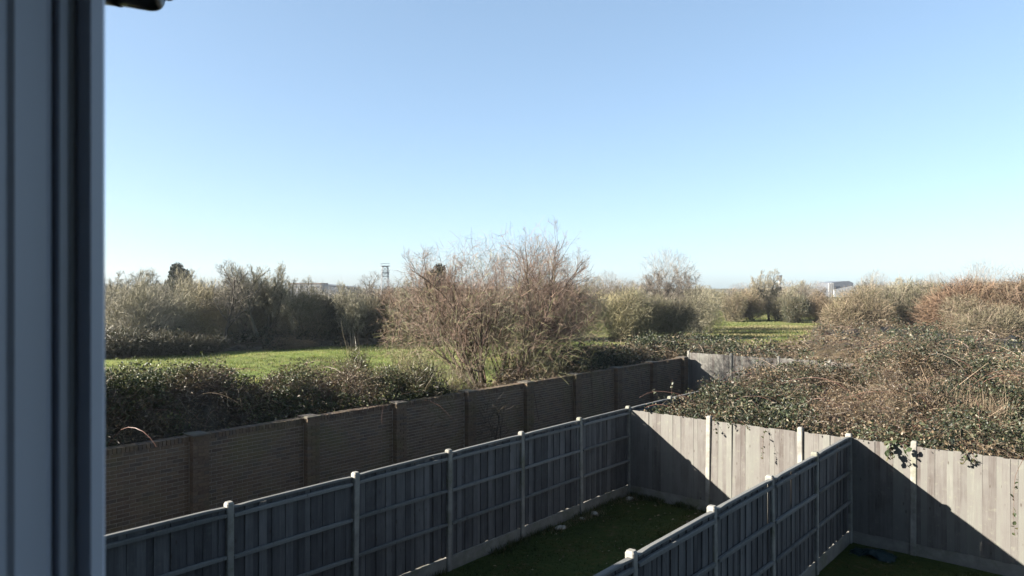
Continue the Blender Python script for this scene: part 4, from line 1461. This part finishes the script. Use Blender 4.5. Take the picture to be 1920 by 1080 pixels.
mesh_obj("shaft", lathe([(0.8, 0), (0.62, TH - 3.2), (0.01, TH - 3.2)]).mesh("shaft"), FARW, ctl)
mesh_obj("cab", lathe([(0.7, TH - 3.3), (1.0, TH - 2.9), (1.35, TH - 1.6), (1.45, TH - 0.35), (0.01, TH - 0.35)], 8).mesh("cab"), FARG, ctl)
mesh_obj("roof", lathe([(0.01, TH - 0.34), (1.6, TH - 0.34), (1.6, TH - 0.05), (0.3, TH), (0.01, TH)], 8).mesh("roof"), FARG, ctl)

# grey hall with white wing on the right horizon
D5 = 380.0
m5 = D5 / FPX
x0, _ = far_pos(1552, D5)
hall2 = empty("far_hall", (x0, D5, 0), label="grey far hall with white columns and sloping white roof on the right horizon", cat="building")
hb5 = ztop(541, D5)
ht5 = ztop(527, D5)
g = Geo()
xa, xb, xc, xd = 8 * m5, 28 * m5, 40 * m5, 48 * m5
hs = ztop(529, D5)
g.add([(xa, 0, 0), (xd, 0, 0), (xd, 0, hs - .4), (xc, 0, ht5), (xb, 0, ht5 - 0.1), (xa, 0, hs - 0.2),
       (xa, 18, 0), (xd, 18, 0), (xd, 18, hs - .4), (xc, 18, ht5), (xb, 18, ht5 - 0.1), (xa, 18, hs - 0.2)],
      [(0, 1, 2, 5), (5, 2, 3, 4), (7, 6, 11, 8), (8, 11, 10, 9), (0, 5, 11, 6), (1, 7, 8, 2), (2, 8, 9, 3), (3, 9, 10, 4), (4, 10, 11, 5)])
mesh_obj("wall", g.mesh("wall"), FARG, hall2)
for k in range(3):
    box_part("column", FARW, hall2, (0 + k * 3.6) * m5, (1.6 + k * 3.6) * m5, -1.5, -0.8, 0, hs - 0.5)
g = Geo()
zl, zh = ztop(543, D5), ztop(535, D5)
g.add([(8 * m5, -2.6, 0), (62 * m5, -2.6, 0), (62 * m5, -2.6, zh), (50 * m5, -2.6, zh), (8 * m5, -2.6, zl),
       (8 * m5, -1.7, 0), (62 * m5, -1.7, 0), (62 * m5, -1.7, zh), (50 * m5, -1.7, zh), (8 * m5, -1.7, zl)],
      [(0, 1, 2, 3), (1, 6, 7, 2), (2, 7, 8, 3), (3, 8, 9, 4), (6, 5, 8, 7), (0, 4, 9, 5)])
g.add([(8 * m5, -2.6, 0), (50 * m5, -2.6, zh), (8 * m5, -2.6, zl)], [(0, 1, 2)])
mesh_obj("wing", g.mesh("wing"), FARR, hall2)

# ------------------------------------------------------------------ small things in the gardens
def stone(seed, s):
    r = np.random.default_rng(seed)
    import bmesh
    bm = bmesh.new()
    bmesh.ops.create_icosphere(bm, subdivisions=2, radius=1.0)
    nz, nz2 = Noise2(seed, 0.7), Noise2(seed + 1, 0.5)
    for v in bm.verts:
        k = 1 + 0.28 * float(nz(v.co.x + v.co.z, v.co.y)) + 0.2 * float(nz2(v.co.y - v.co.z, v.co.x))
        v.co = Vector((v.co.x * s * 1.4 * k, v.co.y * s * k, (v.co.z * 0.6 * k + 0.35) * s))
    me = bpy.data.meshes.new("stone")
    bm.to_mesh(me)
    bm.free()
    me.materials.append(STONEM)
    return me


stone_labels = ["pale rubble stone in the far corner of the lawn", "pale stone by the fence foot, second from the far corner of the lawn",
                "smallest pale stone beside a post at the fence foot", "pale flat stone nearest to the viewer along the fence foot"]
for i, (s_, q_, sz) in enumerate([(0.22, -0.35, 0.085), (0.24, -1.75, 0.08), (0.20, -2.15, 0.05), (0.22, -2.9, 0.085)]):
    p = sq(s_, q_)
    mesh_obj("rubble_stone", stone(800 + i, sz), None, None, (p[0], p[1], 0.02), (0, 0, ROTW + i), label=stone_labels[i], cat="stone", group="pale stones along the fence foot")
n_ = 5200
wk = rng.random(n_)
s_ = np.where(wk < 0.5, rng.gamma(1.2, 0.05, n_) + 0.05, rng.uniform(0.1, 4.5, n_))
q_ = np.where(wk < 0.5, rng.uniform(-9, -0.1, n_), -0.05 - rng.gamma(1.2, 0.05, n_))
k_ = Noise2(61, 0.35)(s_, q_) > -0.15
P_ = C0[None] + UV[None] * s_[k_][:, None] + WV[None] * q_[k_][:, None]
grass_blades("edge_weeds", "uncut weeds along the foot of the fences round the lawn", np.stack([P_[:, 0], P_[:, 1], np.full(k_.sum(), 0.015)], -1), 0.11, 0.007,
             mixcols(rng, int(k_.sum()), [(0.06, 0.09, 0.025), (0.10, 0.12, 0.04), (0.22, 0.19, 0.09)], [2, 2, 1]), 26)
# tufts of dead grass around the stones
n_ = 900
k_ = rng.integers(0, 4, n_)
cs = np.array([(0.22, -0.45), (0.22, -1.8), (0.2, -2.3), (0.22, -3.0)])[k_]
s_ = np.clip(cs[:, 0] + rng.normal(0, 0.08, n_), 0.06, 1)
q_ = cs[:, 1] + rng.normal(0, 0.22, n_)
P_ = C0[None] + UV[None] * s_[:, None] + WV[None] * q_[:, None]
grass_blades("dead_grass", "pale dead grass tufts among the stones at the fence foot", np.stack([P_[:, 0], P_[:, 1], np.full(n_, 0.015)], -1), 0.10, 0.006,
             mixcols(rng, n_, [(0.35, 0.30, 0.18), (0.25, 0.22, 0.10), (0.10, 0.12, 0.04)], [1, 1, 1]), 25)

n_ = 170
s_ = rng.uniform(0.15, 4.4, n_)
q_ = -np.abs(rng.normal(0, 3.2, n_)) - 0.15
P_ = C0[None] + UV[None] * s_[:, None] + WV[None] * q_[:, None]
g = Geo()
leaves(g, np.stack([P_[:, 0], P_[:, 1], np.full(n_, 0.05)], -1), 0.06, mixcols(rng, n_, [(0.30, 0.22, 0.13), (0.20, 0.14, 0.08), (0.38, 0.31, 0.2)], [1, 1, 0.5]), rng, 2.0)
mesh_obj("fallen_leaves", g.mesh("fallen_leaves", LEAF), label="dry fallen leaves scattered over the dark lawn", cat="leaves", kind="stuff")

# crumpled plastic sheet in the corner of the right-hand garden
gx, gy = np.meshgrid(np.linspace(-0.35, 0.35, 22), np.linspace(-0.22, 0.22, 16), indexing='ij')
n1, n2 = Noise2(811, 0.16), Noise2(812, 0.06)
edge = np.clip(1 - ((gx / 0.36) ** 2 + (gy / 0.24) ** 2), 0, 1)
gz = 0.02 + edge ** 0.5 * (0.10 + 0.07 * n1(gx, gy) + 0.03 * n2(gx, gy))
idx = np.arange(gx.size).reshape(gx.shape)
f = np.stack([idx[:-1, :-1], idx[1:, :-1], idx[1:, 1:], idx[:-1, 1:]], -1).reshape(-1, 4)
g = Geo()
g.add(np.stack([gx + 0.03 * n2(gy, gx), gy + 0.03 * n2(gx + 5, gy), gz], -1).reshape(-1, 3), f)
p = sq(FENCE3_S + 0.5, -0.45)
mesh_obj("plastic_sheet", g.mesh("plastic_sheet", TARP, smooth=False), None, None, (p[0], p[1], 0.015), (0, 0, ROTU), label="crumpled dark teal plastic sheet in the shaded fence corner", cat="sheet")


g = Geo()
g.add([(-0.5, 0, 0), (-0.2, -0.3, 0.08), (0.2, -0.27, 0.06), (0.5, 0, -0.06), (0.2, 0.27, 0.06), (-0.2, 0.3, 0.08), (-0.2, 0, 0), (0.2, 0, 0)],
      [(0, 1, 6, 6), (1, 2, 7, 6), (2, 3, 7, 7), (3, 4, 7, 7), (4, 5, 6, 7), (5, 0, 6, 6)][1:2] + [(4, 5, 6, 7)])
g.add([(-0.5, 0, 0), (-0.2, -0.3, 0.08), (-0.2, 0, 0), (0.2, -0.27, 0.06), (0.5, 0, -0.06), (0.2, 0, 0), (0.2, 0.27, 0.06), (-0.2, 0.3, 0.08)],
      [(0, 1, 2), (3, 4, 5), (5, 4, 6), (0, 2, 7)])
LEAF_ME = g.mesh("leaf", LEAF)


def spray(name, label, start, dirs, L, seed, n_leaf, leaf, stem_r=0.005, cat="bramble", col_leaf=((0.05, 0.075, 0.025), (0.08, 0.10, 0.04), (0.11, 0.10, 0.05)), up=-0.12, stem_col=(0.16, 0.09, 0.06), wob=0.12):
    r = np.random.default_rng(seed)
    n = len(dirs)
    pts = grow(r, np.array([start] * n, float), np.array(dirs, float), np.full(n, L) * r.uniform(0.8, 1.2, n), 10, wob, up)
    o = empty(name, start, label=label, cat=cat)
    pts = pts - np.array(start)
    g = Geo()
    ribbons(g, pts, np.linspace(1, 0.5, 10)[None] * np.full((n, 1), stem_r), stem_col, r, 4)
    mesh_obj("stem", g.mesh("stem", BARK), None, o)
    p, d, pi, t = sprout(r, pts, None, n_leaf, 0.15, 1.0, 1.0, 0.3)
    cl_ = mixcols(r, len(p), col_leaf, [1] * len(col_leaf), 0.3)
    q_ = p + d * leaf * 0.6
    for a_, c_ in zip(q_, cl_):
        lf = mesh_obj("leaf", LEAF_ME, None, o, tuple(a_), tuple(r.uniform(-1.2, 1.2, 2)) + (r.uniform(0, 6.28),))
        lf.scale = (leaf * r.uniform(0.7, 1.3),) * 3
        lf.color = (*c_, 1)
    return o


def on_rear(s, z, q=-0.07):
    p = sq(s, q)
    return (p[0], p[1], z)


back = np.array([-WV[0], -WV[1], 0.0])
rt = np.array([UV[0], UV[1], 0.0])
dn = np.array([0, 0, -1.0])
spray("bramble_spray", "leafy bramble tip hanging over the rear fence beside its third lit post", on_rear(5.35, 1.98, 0.05),
      [back * 0.6 + dn * 0.1 + rt * 0.2, back * 0.8 - rt * 0.3, back * 0.5 + rt * 0.5], 0.42, 821, 12, 0.10)
spray("bramble_spray", "thin bramble stem hanging down the rear fence left of its second lit post", on_rear(3.15, 1.96, 0.02),
      [back * 0.9 + dn * 0.2], 0.75, 822, 14, 0.05, 0.003, up=-0.35)
spray("bramble_spray", "short bramble tip over the rear fence just right of its first lit post", on_rear(2.05, 1.97, 0.03),
      [back * 0.8 + rt * 0.3], 0.35, 823, 9, 0.055, 0.003, up=-0.25)
spray("bramble_spray", "long bramble runner trailing down the rear fence near the right edge of the photo", on_rear(7.3, 1.97, 0.03),
      [back * 0.5 + rt * 0.5 + dn * 0.1, back * 0.7 + rt * 0.1], 1.5, 824, 14, 0.07, 0.004, up=-0.28)
spray("bramble_spray", "bramble tips drooping over the rear fence between third post and right edge", on_rear(6.55, 1.98, 0.04),
      [back * 0.7, back * 0.7 + rt * 0.4, back * 0.6 - rt * 0.4], 0.33, 825, 10, 0.065)
spray("bramble_spray", "bramble tips drooping over the rear fence left of its second lit post", on_rear(2.6, 1.98, 0.06),
      [back * 0.5 + rt * 0.4, back * 0.6 - rt * 0.4], 0.3, 826, 10, 0.06)
pc = sq(0.0, 0.6)
spray("bramble_cane", "reddish bramble cane arching over the top of the fence corner post", (*sq(0.7, 0.9), 1.9),
      [(-UV[0] * 1.0 - WV[0] * 0.5, -UV[1] * 1.0 - WV[1] * 0.5, 1.0)], 1.3, 827, 3, 0.04, 0.007, up=-0.24, stem_col=(0.25, 0.12, 0.09), wob=0.05)
spray("bramble_spray", "pale leafed sprig rising above the half buried fence against the dark wall", (*sq(-0.5, 3.0), 1.2),
      [(0.05, 0.1, 1.0), (-0.3, 0.1, 0.9), (0.3, 0.0, 1.0)], 1.35, 828, 16, 0.075, 0.005, up=0.0, col_leaf=((0.16, 0.18, 0.12), (0.10, 0.12, 0.06), (0.25, 0.25, 0.18)))
wb_ = W0 + WV * 9.85 + UV * 0.7
SAP = bush_meshes("sapling", 640, 1.2, 2.0, 220, 0.3, 0.005, [(0.07, 0.055, 0.04), (0.10, 0.08, 0.055)], 6, 4, base=0.25)
plant("sapling", wb_, SAP, "dark leafless sapling growing against the brick wall below the big bare tree", "sapling", ("stem", "crown"), 0.4)

# ------------------------------------------------------------------ the house the view is taken from
NV = WV                                        # outward normal of the rear wall
def hw(s, n):                                  # house coordinates: s to the right along the wall, n outwards from the camera
    return UV * s + NV * n


house = empty("house", (0, 0, 0), ROTU, label="house whose upstairs window frame fills the left edge of the photo", cat="house")
# local x = right along the wall, local y = outwards
OUT = 0.200                                    # outer wall face
INN = -0.10
WL, WRT, WB, WT = -0.66, 1.3, CAM_Z - 0.62, CAM_Z + 0.62
EAVE = CAM_Z + 0.75
HL, HR = -8.4, 11.0
g = Geo()
g.box(HL, WL, INN, OUT, 0, EAVE)
g.box(WRT, HR, INN, OUT, 0, EAVE)
g.box(WL, WRT, INN, OUT, 0, WB)
g.box(WL, WRT, INN, OUT, WT, EAVE)
g.box(HL, HL + 0.3, -8, INN, 0, EAVE)
g.box(HR - 0.3, HR, -8, INN, 0, EAVE)
g.box(HL, HR, -8.3, -8, 0, EAVE)
mesh_obj("wall", g.mesh("wall"), RENDERW, house)
g = Geo()
fz, cz = CAM_Z - 1.55, CAM_Z + 0.7
g.box(HL + 0.3, HR - 0.3, -4.0, INN - 0.002, cz, cz + 0.03)
g.box(HL + 0.3, HR - 0.3, -4.05, -4.0, fz, cz)
mesh_obj("ceiling", g.mesh("ceiling"), PLASTER, house)
box_part("floor", CARPET, house, HL + 0.3, HR - 0.3, -4.0, INN - 0.002, fz - 0.1, fz)
g = Geo()
rz_ = EAVE + 2.6
g.add([(HL - 0.2, OUT + 0.32, EAVE - 0.02), (HR + 0.2, OUT + 0.32, EAVE - 0.02), (HR + 0.2, -4.05, rz_), (HL - 0.2, -4.05, rz_), (HR + 0.2, -8.6, EAVE - 0.02), (HL - 0.2, -8.6, EAVE - 0.02),
       (HL - 0.2, OUT + 0.32, EAVE + 0.12), (HR + 0.2, OUT + 0.32, EAVE + 0.12), (HR + 0.2, -4.05, rz_ + 0.15), (HL - 0.2, -4.05, rz_ + 0.15), (HR + 0.2, -8.6, EAVE + 0.12), (HL - 0.2, -8.6, EAVE + 0.12)],
      [(6, 7, 8, 9), (9, 8, 10, 11), (0, 3, 2, 1), (3, 5, 4, 2), (0, 1, 7, 6), (5, 11, 10, 4)])
mesh_obj("roof", g.mesh("roof"), ROOFT, house)
box_part("soffit", UPVC, house, HL - 0.15, HR + 0.15, OUT + 0.003, OUT + 0.30, EAVE - 0.05, EAVE - 0.03)

# window: extruded jamb profile (x = to the right, y = outwards), seen from inside at a glancing angle
def jamb(profile, z0, z1, name, mat, parent, bev=0.0):
    g = Geo()
    n = len(profile)
    v = [(x, y, z0) for x, y in profile] + [(x, y, z1) for x, y in profile]
    f = [(i, (i + 1) % n, n + (i + 1) % n, n + i) for i in range(n)]
    g.add(v, f)
    return mesh_obj(name, g.mesh(name), mat, parent)


win = mesh_obj("window", bevel_box_mesh("sill", WRT - WL - 0.004, 0.10, 0.05, 0.01, 0.01), UPVC, house, ((WL + WRT) / 2, 0.16, WB + 0.003))
S = 0.62
def rn(r, s):
    return r * s
jz0, jz1 = WB + 0.06 - (WB + 0.003), WT - 0.003 - (WB + 0.003)
wx, wy = -(WL + WRT) / 2, -0.16


def JP(pts):
    return [(x + wx, y + wy) for x, y in pts]


# main jamb body with a rounded bead, a rubber gasket and an outer stop
jamb(JP([(-S - 0.036, 0.02), (-S - 0.004, 0.02), (-S - 0.004, 0.1595), (-S + 0.0, 0.1635), (-S, 0.184), (-S - 0.004, 0.1885), (-S - 0.014, 0.1905), (-S - 0.036, 0.1905)]),
     jz0, jz1, "jamb", UPVC, win)
jamb(JP([(-S - 0.036, 0.1915), (-S - 0.006, 0.1915), (-S + 0.001, 0.1926), (-S + 0.001, 0.1984), (-S - 0.002, 0.1988), (-S - 0.036, 0.1988)]),
     jz0, jz1, "bead", UPVC, win)
jamb(JP([(-S - 0.036, 0.1992), (-S - 0.004, 0.1992), (-S - 0.001, 0.2000), (-S - 0.001, 0.2036), (-S - 0.036, 0.2036)]), jz0, jz1, "gasket", RUBBER, win)
jamb(JP([(-S - 0.036, 0.2042), (-S + 0.004, 0.2042), (-S + 0.020, 0.2078), (-S + 0.020, 0.2165), (-S + 0.017, 0.2188), (-S - 0.036, 0.2188)]),
     jz0, jz1, "outer_stop", UPVC, win)
jamb(JP([(WRT - 0.05, 0.12), (WRT - 0.002, 0.12), (WRT - 0.002, 0.195), (WRT - 0.05, 0.195)]), jz0, jz1, "jamb", UPVC, win)

# black fitting under the eaves at the top left
def cyl(p0, p1, r0, r1, n=18, rounded=True):
    p0, p1 = np.array(p0, float), np.array(p1, float)
    ax = norm(p1 - p0)
    L = np.linalg.norm(p1 - p0)
    s1 = norm(np.cross(ax, np.array([0.1, 0.3, 1.0])))
    s2 = np.cross(ax, s1)
    prof = [(0.001, 0), (r0, 0), (r1, L * 0.72)]
    if rounded:
        for i in range(1, 7):
            a = i / 6 * math.pi / 2
            prof.append((max(r1 * (0.55 + 0.45 * math.cos(a)) if i < 6 else 0.001, 0.001), L * 0.72 + L * 0.28 * math.sin(a)))
    else:
        prof += [(r1, L), (0.001, L)]
    v, f = [], []
    for rr_, zz in prof:
        for i in range(n):
            a = 2 * math.pi * i / n
            v.append(p0 + ax * zz + (s1 * math.cos(a) + s2 * math.sin(a)) * rr_)
    for k in range(len(prof) - 1):
        for i in range(n):
            j = (i + 1) % n
            f.append((k * n + i, k * n + j, (k + 1) * n + j, (k + 1) * n + i))
    return np.array(v), f


def ray(px, py, d):
    return np.array([(px - 960) / FPX * d, d, CAM_Z - (py - 540) / FPX * d])


DF = 1.25
fit = empty("wall_fitting", tuple(ray(250, -10, DF)), label="black rounded plastic fitting hanging from the eaves beside the window frame", cat="fitting")
org = ray(250, -10, DF)
mp = DF / FPX


def fit_part(name, mat, vf):
    g = Geo()
    g.add(vf[0] - org, vf[1])
    return mesh_obj(name, g.mesh(name, mat, smooth=True), None, fit)


fit_part("body", BLACKP, cyl(ray(222, -17, DF), ray(302, -4, DF), 27 * mp, 27 * mp))
fit_part("collar", BLACKP, cyl(ray(196, -22, DF), ray(228, -15, DF), 30 * mp, 28 * mp, rounded=False))
fit_part("knob", BLACKP, cyl(ray(296, -22, DF + 0.02), ray(325, -16, DF + 0.02), 20 * mp, 19 * mp))
fit_part("trim", CHROME, cyl(ray(240, 11, DF - 0.012), ray(270, 17.5, DF - 0.012), 1.6 * mp, 1.6 * mp, 8, False))
top_p = ray(215, -22, DF)
fit_part("bracket", BLACKP, cyl((top_p[0], top_p[1], top_p[2]), (top_p[0], top_p[1], EAVE - 0.025), 0.014, 0.014, 10, False))

# ------------------------------------------------------------------ air
def haze_box(density):
    m = bpy.data.materials.new("haze_air")
    m.use_nodes = True
    nt = m.node_tree
    for n in list(nt.nodes):
        if n.type == 'BSDF_PRINCIPLED':
            nt.nodes.remove(n)
    pv = N(nt, "ShaderNodeVolumePrincipled")
    pv.inputs["Color"].default_value = (0.80, 0.88, 1.0, 1)
    pv.inputs["Density"].default_value = density
    pv.inputs["Anisotropy"].default_value = 0.2
    nt.links.new(pv.outputs[0], nt.nodes["Material Output"].inputs["Volume"])
    g = Geo()
    g.box(-700, 700, -120, 700, -1.0, 24.0)
    return mesh_obj("haze", g.mesh("haze"), m, label="thin pale winter haze over the fields and gardens", cat="haze", kind="stuff")


haze_box(0.00016)
